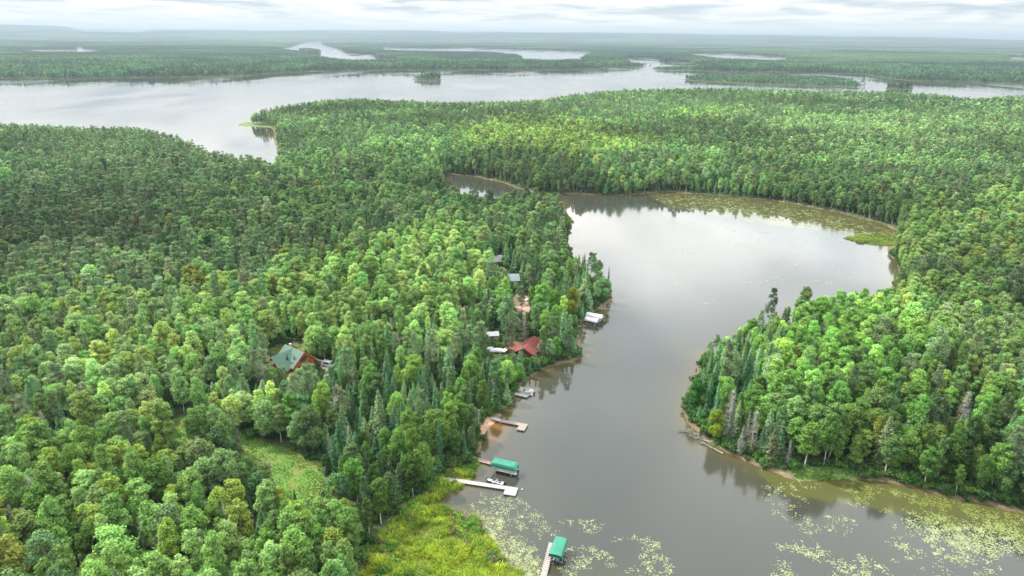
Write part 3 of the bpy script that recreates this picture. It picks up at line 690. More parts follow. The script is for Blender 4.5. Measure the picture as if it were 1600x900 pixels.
near['p'] = np.concatenate([[h[:3] for h in hero], near['p']]); near['sp'] = np.concatenate([[h[3] for h in hero], near['sp']]); near['var'] = np.concatenate([[h[4] for h in hero], near['var']])
near['sc'] = np.concatenate([[h[5] for h in hero], near['sc']]); near['wid'] = np.concatenate([[h[6] for h in hero], near['wid']]); near['tint'] = np.concatenate([[h[7] for h in hero], near['tint']])
near['rot'] = np.concatenate([RNG.random(len(hero)) * 6.28, near['rot']]); near['hero'] = np.arange(len(near['sp'])) < len(hero)

# ---- the trees that show largest are objects of their own
DEAD = [deadtree(500, 14, True), deadtree(501, 14, True), deadtree(502, 14, False)]
DEADM = [t.mesh('trunk', [M_dead]) for t in DEAD]
# tall trees crowding the small islands
rg_ = np.random.default_rng(91); ex = []
for px0, px1, py0, py1, cnt in ((655, 688, 123.2, 124.6, 42), (1386, 1400, 138.3, 139.2, 10), (1403, 1425, 138.2, 139.3, 18), (1345, 1350, 133, 133.6, 3)):
    for _ in range(cnt): q = P(rg_.uniform(px0, px1), rg_.uniform(py0, py1)); ex.append((q[0], q[1], .8))
ex = np.array(ex); ne = len(ex)
extra = dict(p=ex, sp=rg_.choice([0, 2, 2], ne), sc=.55 + .5 * rg_.random(ne), wid=.85 + .25 * rg_.random(ne), tint=np.array([.045, .085, .035]) * (.8 + .5 * rg_.random((ne, 1))), var=rg_.integers(0, 4, ne), rot=rg_.random(ne) * 6)
for k in farr: farr[k] = np.concatenate([farr[k], extra[k]])
near['sp'] = near['sp'].astype(int); near['var'] = near['var'].astype(int)
pj = PJ(near['p'] + np.array([0, 0, 12.0])); pb = PJ(near['p'] + np.array([0, 0, 17.0]))
Hm = np.array([[15, 14, 18, 14][q] for q in near['sp']]) * near['sc'] * near['wid'] ** .5
rr = np.linalg.norm(near['p'] - CAM, axis=1)
inview = (pj[:, 0] > -8) & (pj[:, 0] < 1608) & (pb[:, 1] < 892)
size = Hm / rr * inview + near['hero'] * 10
single = np.zeros(len(rr), bool)
for q, lim in ((0, 298), (1, 298), (2, 298), (3, 120)):
    ix = np.where((near['sp'] == q) & inview)[0]; ix = ix[np.argsort(-size[ix])][:lim]; single[ix] = True
single |= near['hero']

LM = []   # landmarks for the labels: (ground x, y, phrase)
for (x_, y_, ph) in [(750, 757, 'long white dock'), (720, 716, 'red-brown dock'), (783, 655, 'brown L-shaped dock'), (815, 612, 'pontoon boat'), (915, 503, 'white boat lift covers'),
                     (826, 553, 'red-roofed cabin'), (769, 532, 'small grey shed'), (452, 572, 'green-roofed log house'), (515, 573, 'white van'), (475, 760, 'grassy clearing'),
                     (280, 695, 'small grass patch'), (820, 480, 'bare dirt yard'), (780, 412, 'pale-roofed building'), (804, 441, 'blue-roofed house'), (600, 850, 'driftwood in the marsh'),
                     (652, 838, 'pond in the marsh'), (668, 772, 'head of the marsh'), (1090, 680, 'fallen trees opposite'), (1290, 745, 'grassy bank opposite'), (1072, 650, 'tip of the right point'), (1100, 555, 'left side of the right point'),
                     (1400, 760, 'lily mat along the right shore'), (1560, 795, 'far right shore lily mat'), (950, 470, 'tip of the left headland'), (890, 348, 'grassy spit in the bay'), (1395, 378, 'grass islet in the far bay'),
                     (1000, 303, 'far shore of the bay'), (1250, 320, 'lily-covered far corner'), (740, 278, 'hidden inlet'), (400, 196, 'grass spit in the big lake')]:
    LM.append((P(x_, y_)[:2], ph))
LMP = np.array([l[0] for l in LM])
ORD = ['', 'nearest', 'second', 'third', 'fourth', 'fifth', 'sixth', 'seventh', 'eighth', 'ninth', 'tenth']
def tone(t, sp):
    v = t[1]; w = t[0] / t[1]
    if sp == 3: return 'bare grey'
    if t[0] > t[1]: return 'rust-red dead-needled'
    if w > .84: return 'pale yellow-grey' if v > .15 else 'grey-green'
    if w > .72: return 'yellow-green' if v > .15 else 'olive green'
    if v > .20: return 'bright light green'
    if v > .14: return 'fresh green' if w < .5 else 'light green'
    if v > .085: return 'mid green'
    return 'dark green' if w < .6 else 'dull green'
KIND = ['leafy tree', 'spruce', 'pine', 'dead tree']
NAME = ['leafy_tree', 'spruce_tree', 'pine_tree', 'dead_tree']
GRP = ['leafy trees of the lakeside woods', 'spruces of the lakeside woods', 'pines of the lakeside woods', 'dead grey trees of the lakeside woods']
counts = {}; used = {}
idxs = np.where(single)[0]; idxs = idxs[np.argsort(-size[idxs])]
ctr = PJ(near['p'] + np.stack([0 * rr, 0 * rr, Hm * .75], 1))
dl = np.hypot(near['p'][:, None, 0] - LMP[None, :, 0], near['p'][:, None, 1] - LMP[None, :, 1])
li_ = dl.argmin(1)
rank = {}
for q in range(4):
    for l in range(len(LM)):
        ids = [i for i in idxs if near['sp'][i] == q and li_[i] == l]
        ids.sort(key=lambda i: dl[i, l])
        for k, i in enumerate(ids): rank[i] = k + 1
def label_tree(i):
    q = near['sp'][i]; tn = tone(near['tint'][i], q); sz = 'tall ' if Hm[i] > (16 if q != 1 else 14) else ('small ' if Hm[i] < 9 else '')
    wd = 'narrow ' if near['wid'][i] < near['sc'][i] * .85 else ('broad ' if near['wid'][i] > near['sc'][i] * 1.09 else '')
    k = rank[i]; l = li_[i]
    kind = KIND[q]
    if k <= 10 and dl[i, l] < 60:
        o = ('%s nearest' % ORD[k]) if k > 1 else 'nearest'
        lab = '%s%s%s %s, %s such %s to the %s' % (sz, wd, '' if q == 3 else tn, kind, o, 'tree' , LM[l][1])
        lab = ' '.join(lab.split())
        for tmpl in ('%s %s, %s such tree to the %s', '%s %s, %s to the %s'):
            if len(lab.split()) > 16: lab = ' '.join((tmpl % (tn if q != 3 else 'bare', kind, o, LM[l][1])).split())
    else:
        lab = '%s%s%s %s, %d%% across and %d%% down the photo' % (sz, wd, '' if q == 3 else tn, kind, round(ctr[i, 0] / 16), round(ctr[i, 1] / 9))
        lab = ' '.join(lab.split())
    if lab in used:
        lab = lab.replace('% across', '.%d%% across' % (int(ctr[i, 0] / 1.6) % 10)) if '%' in lab else lab
    if lab in used:
        lab = lab.replace('% down', '.%d%% down' % (int(ctr[i, 1] / .9) % 10))
    used[lab] = 1
    return lab
def add_tree(i):
    q = near['sp'][i]; v = near['var'][i]
    root = bpy.data.objects.new(NAME[q], None); COL.objects.link(root)
    root.location = near['p'][i].tolist(); root.rotation_euler = (0, 0, near['rot'][i]); root.scale = (near['wid'][i], near['wid'][i], near['sc'][i]); root.empty_display_size = .5
    tag(root, label_tree(i), KIND[q], GRP[q])
    if q == 3:
        t = bpy.data.objects.new('trunk', DEADM[v % 3]); COL.objects.link(t); t.parent = root; return
    tm, cm, _, _, _ = PROTO[SPN[q]][v]
    t = bpy.data.objects.new('trunk', tm); c = bpy.data.objects.new('crown', cm)
    for o in (t, c): COL.objects.link(o); o.parent = root
    c['tint'] = [float(a) for a in near['tint'][i]]
for i in idxs: add_tree(int(i))
print('single trees', len(idxs), [int((near['sp'][idxs] == q).sum()) for q in range(4)], time.time() - T0)

# ---- all other trees: one mass per kind
LIB = {q: libcol('models_' + SPN[q], [m[2] for m in PROTO[SPN[q]]]) for q in range(3)}
LIB[3] = libcol('models_dead', [t.mesh('dead', [M_dead]) for t in DEAD])
rest = ~single
MN = ['leafy_forest', 'spruce_forest', 'pine_forest', 'dead_standing_wood']
ML = ['green leafy woods beyond and between the nearer trees around the bay', 'dark spruces filling the woods around the bay', 'grey-green pines rising through the woods around the bay', 'bare grey dead trees scattered through the far woods']
def mass(d, m, name, coll, q, lab):
    gn_mass(name, d['p'][m], d['var'][m], d['rot'][m], np.stack([d['wid'][m], d['wid'][m], d['sc'][m]], 1), d['tint'][m], coll, lab, MN[q].replace('_', ' '))
for q in range(4):
    m = rest & (near['sp'] == q)
    if m.any(): mass(near, m, MN[q], LIB[q], q, ML[q])

def lowmodels(level):
    out = {}
    if level == 1:
        L = [combo_mesh('lo', *broadleaf(600 + i, H_, R_, .28, 11, 560, .62, sh, lod=1), M_bark, M_leaf) for i, (H_, R_, sh) in enumerate([(18, 3.5, 'oval'), (19, 3.7, 'oval'), (16, 3.9, 'round'), (17, 3.2, 'oval'), (17, 3.7, 'round'), (18, 3.4, 'oval'), (15, 3.2, 'cone')])]
        S = [combo_mesh('lo', *spruce(620 + i, H_, 2.2, 16, 9, 2, .62, 1), M_bark, M_needle) for i, H_ in enumerate([13, 15, 11, 16, 12])]
        Pn = [combo_mesh('lo', *pine(640 + i, H_, 2.9, 22, 22, .55, 1, b_), M_bark, M_needle) for i, (H_, b_) in enumerate([(20, .4), (18, .35), (21, .45), (19, .38)])]
    else:
        L = [combo_mesh('lo', *broadleaf(700 + i, H_, 3.9, .22, 8, 130, 1.35, sh, lod=1), M_bark, M_leaf) for i, (H_, sh) in enumerate([(18, 'oval'), (19, 'oval'), (16, 'round'), (17, 'oval'), (17, 'round'), (18, 'oval'), (15, 'cone')])]
        S = [combo_mesh('lo', *spruce(720 + i, H_, 2.6, 8, 6, 1, 1.2, 1), M_bark, M_needle) for i, H_ in enumerate([13, 15, 11, 16, 12])]
        Pn = [combo_mesh('lo', *pine(740 + i, H_, 3.2, 12, 9, 1.15, 1, b_), M_bark, M_needle) for i, (H_, b_) in enumerate([(20, .4), (18, .3), (21, .4), (19, .35)])]
    return [libcol('models_%d_%s' % (level, n), l) for n, l in zip(SPN, (L, S, Pn))]
lo1, lo2 = lowmodels(1), lowmodels(2)
for q in range(3):
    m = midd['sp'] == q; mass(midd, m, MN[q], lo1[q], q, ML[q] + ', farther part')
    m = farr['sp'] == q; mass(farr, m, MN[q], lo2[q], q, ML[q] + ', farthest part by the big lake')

# ---- the woods beyond the big lake: canopy patches
def patch(seed, S=62., n=95, q=26):
    rg = np.random.default_rng(seed); V = []; Fq = []; lv = []; k = 0
    for i in range(n):
        c = np.array([rg.uniform(-S / 2, S / 2), rg.uniform(-S / 2, S / 2), 0]); h = rg.uniform(11, 18); R = rg.uniform(2.6, 4.4); con = rg.random() < .25
        d = unit(rg.normal(size=(q, 3)) + [0, 0, .3]); 
        pos = c + np.array([0, 0, h - R * (1.6 if con else 1.0)]) + d * [R * (.5 if con else 1), R * (.5 if con else 1), R * (1.7 if con else 1.05)]
        pos[:, 2] = np.where(rg.random(q) < .25, pos[:, 2] * rg.random(q), pos[:, 2])
        v, f = leafquads(pos, unit(d + .4 * rg.normal(size=(q, 3))), 1.7, rg, .8)
        V.append(v); Fq.append(f + k); k += len(v); lv.append(np.full(q, np.clip(.5 + .28 * rg.normal() - (.35 if con else 0), 0, 1)))
    return mesh_raw('patch', np.concatenate(V), [np.concatenate(Fq)], [M_leaf], attrs={'leafvar': ('FLOAT', 'FACE', np.concatenate(lv))})
PL = libcol('models_patch', [patch(800 + i) for i in range(5)])
def farpatch(r0_, r1_, sp, sx, sz, seed, name, lab):
    g = grid(r0_, r1_, sp, 40, seed); s = shore(g); rg = np.random.default_rng(seed)
    k = s > sp * .30; g = g[k]; s = s[k]
    z = height(g, s)
    n = len(g); a = fbm(g[:, 0], g[:, 1], 900, 44, 3); b = fbm(g[:, 0], g[:, 1], 260, 45, 2)
    a = sstep(.3, .7, a); t = np.array([.024, .060, .040]) * (1 - a[:, None]) + np.array([.080, .130, .055]) * a[:, None]
    t *= (.6 + .9 * b)[:, None] * 1.25
    sc = np.stack([np.full(n, sx), np.full(n, sx), sz * (.85 + .3 * rg.random(n))], 1)
    edge = (s < sp * .75); sc[edge, :2] *= .8
    gn_mass(name, np.column_stack([g, z]), rg.integers(0, 5, n), rg.random(n) * 6.28, sc, t, PL, lab, 'far forest')
    print(name, n)
farpatch(3300, 9500, 50, 1.0, 1.0, 5, 'far_forest', 'hazy forest on the points and shores beyond the big lake')
farpatch(9500, 20000, 150, 2.9, 1.15, 6, 'distant_forest', 'pale blue-green forest on the distant hills at the horizon')
# shoreline strips so that thin points and islands carry trees
g = grid(1700, 9000, 13, 40, 8); s = shore(g); k = (s > 1.5) & (s < 34) & (np.hypot(*g.T) > 3300); g = g[k]
if len(g):
    z = height(g); rg = np.random.default_rng(5); n = len(g)
    gn_mass('shore_forest', np.column_stack([g, z]), rg.integers(0, 7, n), rg.random(n) * 6.28, np.stack([np.full(n, 1.25)] * 2 + [.75 + .35 * rg.random(n)], 1), np.tile([.06, .11, .04], (n, 1)) * (.7 + .6 * rg.random(n))[:, None], lo2[0], 'trees standing along the far lake shores', 'far forest')
print('masses', time.time() - T0)

# ---- undergrowth
SL = libcol('models_shrub', [combo_mesh('shrub', a, b, M_bark, M_leaf) for a, b in SHRUBS])
def undergrowth():
    g1 = grid(80, 420, 2.1, 44, 21); s1 = shore(g1); g1 = g1[(s1 > .7) & (s1 < 7)]
    g2 = grid(70, 420, 3.4, 44, 22); s2 = shore(g2); g2 = g2[s2 > 3]
    g = np.concatenate([g1, g2]); k = np.ones(len(g), bool)
    for nm in BARE: k &= ~inside(g, ZPX[nm])
    for c, rad in HOUSES: k &= np.hypot(*(g - c).T) > rad - 1
    g = g[k]; z = height(g); rg = np.random.default_rng(3); n = len(g)
    base = np.column_stack([g, z]); sc = .5 + .75 * rg.random(n) ** 1.5
    bad = np.zeros(n, bool)
    for pg in OPEN: bad |= inside(PJ(base + np.stack([0 * z, 0 * z, 1.3 * sc], 1)), pg)
    base, sc, n = base[~bad], sc[~bad], int((~bad).sum())
    L = np.array([(.050, .130, .026), (.075, .150, .030), (.035, .090, .026), (.060, .110, .035)])
    gn_mass('undergrowth', base, rg.integers(0, 4, n), rg.random(n) * 6.28, np.stack([sc * 1.1, sc * 1.1, sc * 1.2], 1), L[rg.integers(0, 4, n)] * (.75 + .5 * rg.random(n))[:, None], SL, 'dense leafy undergrowth under the trees and along the banks', 'undergrowth')
undergrowth()
def marsh_bushes():
    rg = np.random.default_rng(66); pg = poly([(700, 800), (745, 812), (775, 855), (810, 890), (835, 905), (800, 905), (740, 860), (700, 830)]); pg2 = poly([(590, 860), (640, 795), (690, 745), (735, 722), (752, 716), (745, 735), (690, 770), (640, 830), (610, 900), (575, 905)])
    out = []
    for w, cnt in ((pg, 70), (pg2, 60)):
        c = w.min(0) + rg.random((cnt * 5, 2)) * (w.max(0) - w.min(0)); out.append(c[inside(c, w)][:cnt])
    c = np.concatenate(out); s_ = shore(c); c = c[s_ > .2]; z = height(c); n = len(c); sc = .3 + .45 * rg.random(n) ** 1.6
    L = np.array([(.07, .19, .03), (.10, .20, .035), (.13, .22, .035), (.12, .12, .05)])
    gn_mass('marsh_shrubs', np.column_stack([c, z]), rg.integers(0, 4, n), rg.random(n) * 6.28, np.stack([sc * 1.2, sc * 1.2, sc], 1), L[rg.integers(0, 4, n)], SL, 'low bright green bushes scattered over the sedge marsh', 'undergrowth')
marsh_bushes()

# ---- grass of the marsh and the clearings
def tuft(seed, nb, h, w, spread):
    rg = np.random.default_rng(seed); V = []; Fq = []
    for i in range(nb):
        a = rg.random() * 6.283; b = np.array([rg.normal() * spread, rg.normal() * spread, -.05]); hh = h * (.6 + .5 * rg.random()); l = np.array([math.cos(a), math.sin(a), 0]) * hh * (.25 + .35 * rg.random()); sd = np.array([-math.sin(a), math.cos(a), 0]) * w
        m = b + l * .35 + [0, 0, hh * .6]; t = b + l + [0, 0, hh * .9]; k = len(V)
        V += [b - sd, b + sd, m + sd * .8, m - sd * .8, t + sd * .25, t - sd * .25]; Fq += [(k, k + 1, k + 2, k + 3), (k + 3, k + 2, k + 4, k + 5)]
    return mesh_raw('tuft', V, [np.array(Fq)], [M_grassblade], attrs={'leafvar': ('FLOAT', 'FACE', np.repeat(np.clip(.5 + .3 * rg.normal(size=nb), 0, 1), 2))})
TL = libcol('models_tuft', [tuft(900 + i, 34, [.75, .6, .9, .5][i], .035, .24) for i in range(4)])
def grass(zn, sp, name, lab, pal, smin, smax, seed, minsh=-.4):
    pg = ZPX[zn]; lo = pg.min(0); hi = pg.max(0); lo = np.maximum(lo, -200)
    rg = np.random.default_rng(seed); nx, ny = int((hi[0] - lo[0]) / sp), int((hi[1] - lo[1]) / sp)
    gx, gy = np.meshgrid(np.arange(nx), np.arange(ny)); g = np.stack([lo[0] + (gx.ravel() + rg.random(gx.size)) * sp, lo[1] + (gy.ravel() + rg.random(gx.size)) * sp], 1)
    g = g[inside(g, pg)]; s = shore(g); g = g[s > minsh]; s = s[s > minsh]; z = np.maximum(height(g, s), -.1); n = len(g)
    pn = P(652, 838)[:2]; k = np.hypot((g[:, 0] - pn[0]) / 2.6, (g[:, 1] - pn[1]) / 1.8) > 1 + .3 * rg.normal(size=n)
    pn = P(672, 812)[:2]; k &= np.hypot((g[:, 0] - pn[0]) / 3.2, (g[:, 1] - pn[1]) / 1.1) > 1 + .3 * rg.normal(size=n)
    for a_, b_, w_ in ((P(687, 746.6), P(812, 766), 2.0), (P(731, 713.5), P(772, 724.5), 1.8), (P(848, 905), P(862, 848), 1.3)):
        u = (b_ - a_)[:2]; ll = np.hypot(*u); u /= ll; q = g - a_[:2]; k &= ~((np.abs(q @ np.array([-u[1], u[0]])) < w_) & (q @ u > 0) & (q @ u < ll))
    g, z, s, n = g[k], z[k], s[k], int(k.sum())
    a = fbm(g[:, 0], g[:, 1], 2.6, seed, 3); b = fbm(g[:, 0], g[:, 1], 11, seed + 1, 2)
    pal = np.array(pal); a = sstep(.3, .7, a); t = pal[0] * (1 - a[:, None]) + pal[1] * a[:, None]; w = sstep(.56, .70, b)[:, None]; t = t * (1 - w) + pal[2] * w
    sc = smin + (smax - smin) * sstep(.3, .7, fbm(g[:, 0], g[:, 1], 2.2, seed + 2, 2)) * (.7 + .6 * rg.random(n))
    gn_mass(name, np.column_stack([g, z]), rg.integers(0, 4, n), rg.random(n) * 6.28, np.stack([sc * 1.1, sc * 1.1, sc], 1), t * (.55 + .75 * rg.random(n))[:, None], TL, lab, 'grass')
    print(name, n)
grass('marsh', .42, 'marsh_grass', 'yellow-green sedge marsh beside the long white dock', [(.17, .26, .022), (.29, .37, .03), (.10, .22, .022)], .4, 1.7, 31)
grass('meadow', .6, 'meadow_grass', 'mown green grass of the forest clearing', [(.12, .24, .035), (.15, .26, .045), (.09, .20, .028)], .25, .5, 33)
grass('yard', .7, 'yard_grass', 'bright grass around the log house', [(.10, .17, .03), (.15, .19, .05), (.07, .15, .02)], .25, .5, 34)
grass('yard2', .8, 'cabin_grass', 'pale grass around the red-roofed cabin', [(.13, .17, .04), (.20, .19, .07), (.09, .14, .03)], .3, .7, 35)
grass('bankgrass', .6, 'bank_grass', 'bright grass on the bank of the right point', [(.10, .19, .03), (.13, .22, .04), (.08, .15, .03)], .4, .9, 36)
grass('tipgrass', .8, 'spit_grass', 'yellow-green reeds at the tip of the grassy spit', [(.13, .19, .03), (.16, .20, .04), (.10, .16, .03)], .8, 1.6, 37)
grass('floatgrass', .9, 'islet_grass', 'yellow-green grass islet in the far corner of the bay', [(.15, .23, .03), (.20, .26, .04), (.10, .17, .02)], .8, 1.5, 38, -60)

# ---- lily pads and floating weed
M_pad = principled('lily_pad_green', (.09, .12, .040), .5, .25, .6, col2=(.19, .215, .10), spec=.35)
M_weed = principled('olive_weed', (.055, .075, .012), .6, .3, 1.5, col2=(.12, .145, .025))
def pads(name, regs, label, mat, seed, k=7):
    rg = np.random.default_rng(seed); C = []; R = []
    for pg, ncl, cr, per, pr, thr in regs:
        w = poly(pg); lo = w.min(0); hi = w.max(0)
        c = lo + rg.random((ncl * 6, 2)) * (hi - lo); c = c[inside(c, w)]; nn = fbm(c[:, 0], c[:, 1], cr * 6, seed, 3); c = c[nn > thr][:ncl]
        for q in c:
            m = max(1, int(per * (.3 + 1.4 * rg.random()))); rad = cr * (.4 + rg.random())
            pos = q + rg.normal(size=(m, 2)) * rad * .5; C.append(pos); R.append(pr * (.6 + .7 * rg.random(m)))
    C = np.concatenate(C); R = np.concatenate(R); s = shore(C); k_ = s < -.1; C, R = C[k_], R[k_]
    n = len(C); a = rg.random((n, 1)) * 6.283 + np.linspace(.25, 6.03, k)[None, :]
    tl = rg.normal(size=(n, 2)) * .03
    x = C[:, :1] + np.cos(a) * R[:, None]; y = C[:, 1:] + np.sin(a) * R[:, None]
    z = .014 + rg.random((n, 1)) * .02 + 0 * x
    V = np.stack([x, y, z], -1).reshape(-1, 3)
    me = mesh_raw(name, V, [np.arange(n * k).reshape(n, k)], [mat]); o = bpy.data.objects.new(name, me); COL.objects.link(o); tag(o, label, 'lily pads', None, 'stuff'); print(name, n)
pads('lily_pads', [([(700, 775), (740, 765), (812, 775), (840, 800), (870, 830), (850, 900), (800, 880), (760, 830), (720, 805)], 200, 1.1, 7, .12, .46),
                   ([(750, 800), (790, 815), (840, 860), (846, 905), (820, 900), (775, 860)], 300, .9, 8, .10, .40),
                   ([(868, 815), (960, 812), (1030, 850), (1060, 905), (900, 930), (870, 900)], 170, 1.1, 8, .13, .48)], 'pale green lily pads between the marsh and the lone canopied lift', M_pad, 41)
pads('lily_pads', [([(1180, 760), (1330, 752), (1610, 815), (1640, 930), (1150, 930), (1240, 860)], 210, 1.2, 8, .15, .50),
                   ([(1420, 800), (1620, 830), (1640, 930), (1380, 930)], 420, 1.3, 9, .15, .43),
                   ([(1200, 850), (1330, 860), (1420, 905), (1230, 920)], 90, 1.2, 8, .15, .48)], 'pale lily pads spreading off the right shore at the bottom of the photo', M_pad, 42)
pads('floating_weed', [([(1310, 752), (1420, 768), (1620, 812), (1640, 850), (1500, 835), (1400, 805), (1330, 778)], 260, 1.1, 8, .16, .46)], 'olive green weed mat along the right shore', M_weed, 43)
pads('floating_weed', [([(1010, 303), (1080, 304), (1200, 314), (1330, 339), (1402, 362), (1396, 376), (1300, 362), (1180, 338), (1060, 320)], 360, 1.5, 8, .3, .40)], 'olive brown weed band along the far right shore of the bay', M_weed, 45)
pads('lily_pads', [([(1020, 306), (1150, 312), (1300, 335), (1400, 362), (1380, 392), (1250, 370), (1120, 335), (1030, 320)], 260, 1.5, 9, .26, .42),
                   ([(1050, 345), (1300, 370), (1390, 400), (1370, 440), (1200, 450), (1080, 480), (1030, 420)], 110, 1.5, 8, .26, .45),
                   ([(900, 505), (925, 508), (922, 525), (905, 525)], 6, .9, 8, .2, .0)], 'scattered lily pads in the far corner of the bay', M_pad, 44)
print('plants', time.time() - T0)

# ------------------------------------------------------------------ docks, lifts, boats, buildings
M_plank_w = principled('whitewashed_planks', (.22, .215, .205), .8, .15, 2.0); M_plank_b = principled('brown_planks', (.19, .155, .135), .85, .25, 2.0); M_plank_g = principled('weathered_planks', (.25, .22, .205), .85, .25, 2.0)
M_plank_r = principled('red_brown_planks', (.20, .135, .11), .85, .25, 2.0)
M_dark = principled('dark_metal', (.05, .05, .055), .5, .2, 4, spec=.5); M_alu = principled('aluminium', (.55, .56, .58), .4, .1, 4, metal=.7, spec=.5)
M_teal = principled('green_canopy_vinyl', (.012, .115, .075), .5, .12, .8, bump=.2); M_teal2 = principled('dark_green_skirt', (.015, .13, .10), .5, .12, .8)
M_wvinyl = principled('white_vinyl', (.30, .31, .325), .45, .06, .8); M_white = principled('white_paint', (.36, .36, .36), .4, .08, 1); M_tan = principled('tan_vinyl', (.5, .42, .33), .6, .1, 3)
M_navy = principled('dark_blue_hull', (.02, .03, .045), .35, .2, 2, spec=.5); M_grey = principled('grey_carpet', (.26, .27, .28), .9, .2, 4)
M_glass = principled('window_glass', (.03, .04, .05), .08, .1, 1, spec=.7); M_black = principled('black_rubber', (.02, .02, .02), .7, .1, 4); M_red = principled('red_fabric', (.35, .03, .03), .7, .1, 3)
def metal_roof(name, c, c2):
    m, nt = newmat(name); L = nt.links.new; o = N(nt, 'ShaderNodeOutputMaterial'); b = N(nt, 'ShaderNodeBsdfPrincipled'); L(b.outputs[0], o.inputs[0])
    tc = N(nt, 'ShaderNodeTexCoord'); nz = N(nt, 'ShaderNodeTexNoise'); nz.inputs['Scale'].default_value = 1.2; nz.inputs['Detail'].default_value = 6; L(tc.outputs['Object'], nz.inputs['Vector'])
    mx = N(nt, 'ShaderNodeMix', data_type='RGBA'); L(nz.outputs['Fac'], mx.inputs[0]); mx.inputs[6].default_value = (*c, 1); mx.inputs[7].default_value = (*c2, 1); L(mx.outputs[2], b.inputs['Base Color']); b.inputs['Roughness'].default_value = .75; b.inputs['Specular IOR Level'].default_value = .2
    return m
M_roofg = metal_roof('green_grey_shingles', (.040, .085, .062), (.068, .120, .092)); M_roofr = metal_roof('red_metal_roof', (.105, .022, .019), (.16, .050, .040)); M_roofb = metal_roof('blue_grey_metal_roof', (.10, .135, .14), (.14, .18, .185))
M_roofp = metal_roof('pale_shingle_roof', (.24, .22, .205), (.32, .30, .28)); M_roofs = metal_roof('grey_metal_roof', (.2, .21, .23), (.3, .31, .33))
M_log = principled('orange_stained_logs', (.24, .07, .025), .6, .2, 2.0, col2=(.34, .11, .035)); M_trimr = principled('red_brown_trim', (.35, .07, .03), .6, .1, 2)
M_redw = principled('dark_red_siding', (.10, .012, .012), .7, .12, 2); M_beige = principled('beige_siding', (.5, .46, .4), .7, .1, 2); M_stone = principled('stone_foundation', (.28, .25, .23), .9, .3, 3)
M_yel = principled('yellow_plastic', (.8, .55, .04), .5, .05, 2)

def G(x, y, dz=0.0):
    p = P(x, y)
    for _ in range(3):
        z = max(float(height(p[None, :2])[0]), 0); p = P(x, y, z + dz)
    return p

def dock(label, a, b, width, mat, group='docks along the left shore', plat=None, zd=.45, step=.3, gap=.04, name='dock', ladder=False):
    A, B = P(*a, zd), P(*b, zd); d = (B - A)[:2]; Ln = float(np.hypot(*d)); ang = math.atan2(d[1], d[0])
    root = empty(name, (A[0], A[1], 0), ang, label, 'dock', group)
    def seg(x0, x1, y0, y1, nm='deck'):
        mb = MB(); x = x0
        while x < x1 - .05:
            mb.box(((x + min(x + step, x1)) / 2, (y0 + y1) / 2 + random.uniform(-.015, .015), zd + random.uniform(-.004, .004)), (min(step, x1 - x) - gap, y1 - y0, .05)); x += step
        mb.build(nm, mat, root)
        fr = MB()
        for y in (y0 + .05, y1 - .05): fr.box(((x0 + x1) / 2, y, zd - .115), (x1 - x0 - .02, .06, .17))
        fr.build('stringer', M_dark, root)
    seg(0, Ln, -width / 2, width / 2)
    if plat: seg(plat[0] if plat[0] > 0 else Ln + plat[0], Ln if plat[0] < 0 else plat[0] + plat[3], plat[1], plat[2], 'platform')
    k = max(2, int(Ln / 3.2)); bed = -1.2
    for i in range(k + 1):
        for s_ in (-1, 1):
            x = min(Ln - .1, i * Ln / k + .1)
            MB().tube([(x, s_ * (width / 2 + .04), bed), (x, s_ * (width / 2 + .04), zd + .25)], .035, 6).build('post', M_alu, root)
    if plat:
        for x in ((Ln + plat[0] if plat[0] < 0 else plat[0]) + .1, (Ln if plat[0] < 0 else plat[0] + plat[3]) - .1):
            y = plat[1] if abs(plat[1]) > abs(plat[2]) else plat[2]
            MB().tube([(x, y * 1.01, bed), (x, y * 1.01, zd + .3)], .04, 6).build('post', M_alu, root)
    return root

dock('long white dock running from the sedge marsh to a square end platform', (689, 747), (809, 765), 1.5, M_plank_w, plat=(-3.2, -2.7, -.78))
dock('red-brown walkway dock leading out to the green-canopied boat lift', (733, 714), (770, 724), 1.5, M_plank_r)
dock('brown plank dock with an L-shaped end by the small beach', (783, 657.5), (824, 665), 1.5, M_plank_b, plat=(-2.4, -3.1, -.78))
gw = dock('grey gangway from the beach bank to the brown L-shaped dock', (766, 652.5), (782.5, 657), 1.5, M_plank_g, zd=.6)
MB().tube([(0, 0, 0), (0, 0, 2.6)], .06, 6).build('stair_rail', M_plank_g, gw, loc=(-.3, .9, 0))
dock('pale narrow dock in front of the moored pontoon boat', (800, 613.5), (825, 619.5), 1.7, M_plank_w)
dock('short pale dock just in front of the smaller white boat lift', (916, 504.5), (929, 507), 1.1, M_plank_w)
dock('pale dock poking out beyond the longer white boat lift', (934, 493), (944, 495.5), 1.2, M_plank_w, plat=None)
dock('weathered slatted dock beside the lone green boat lift', (848, 905), (862, 848), 1.35, M_plank_g, step=.62, gap=.16)

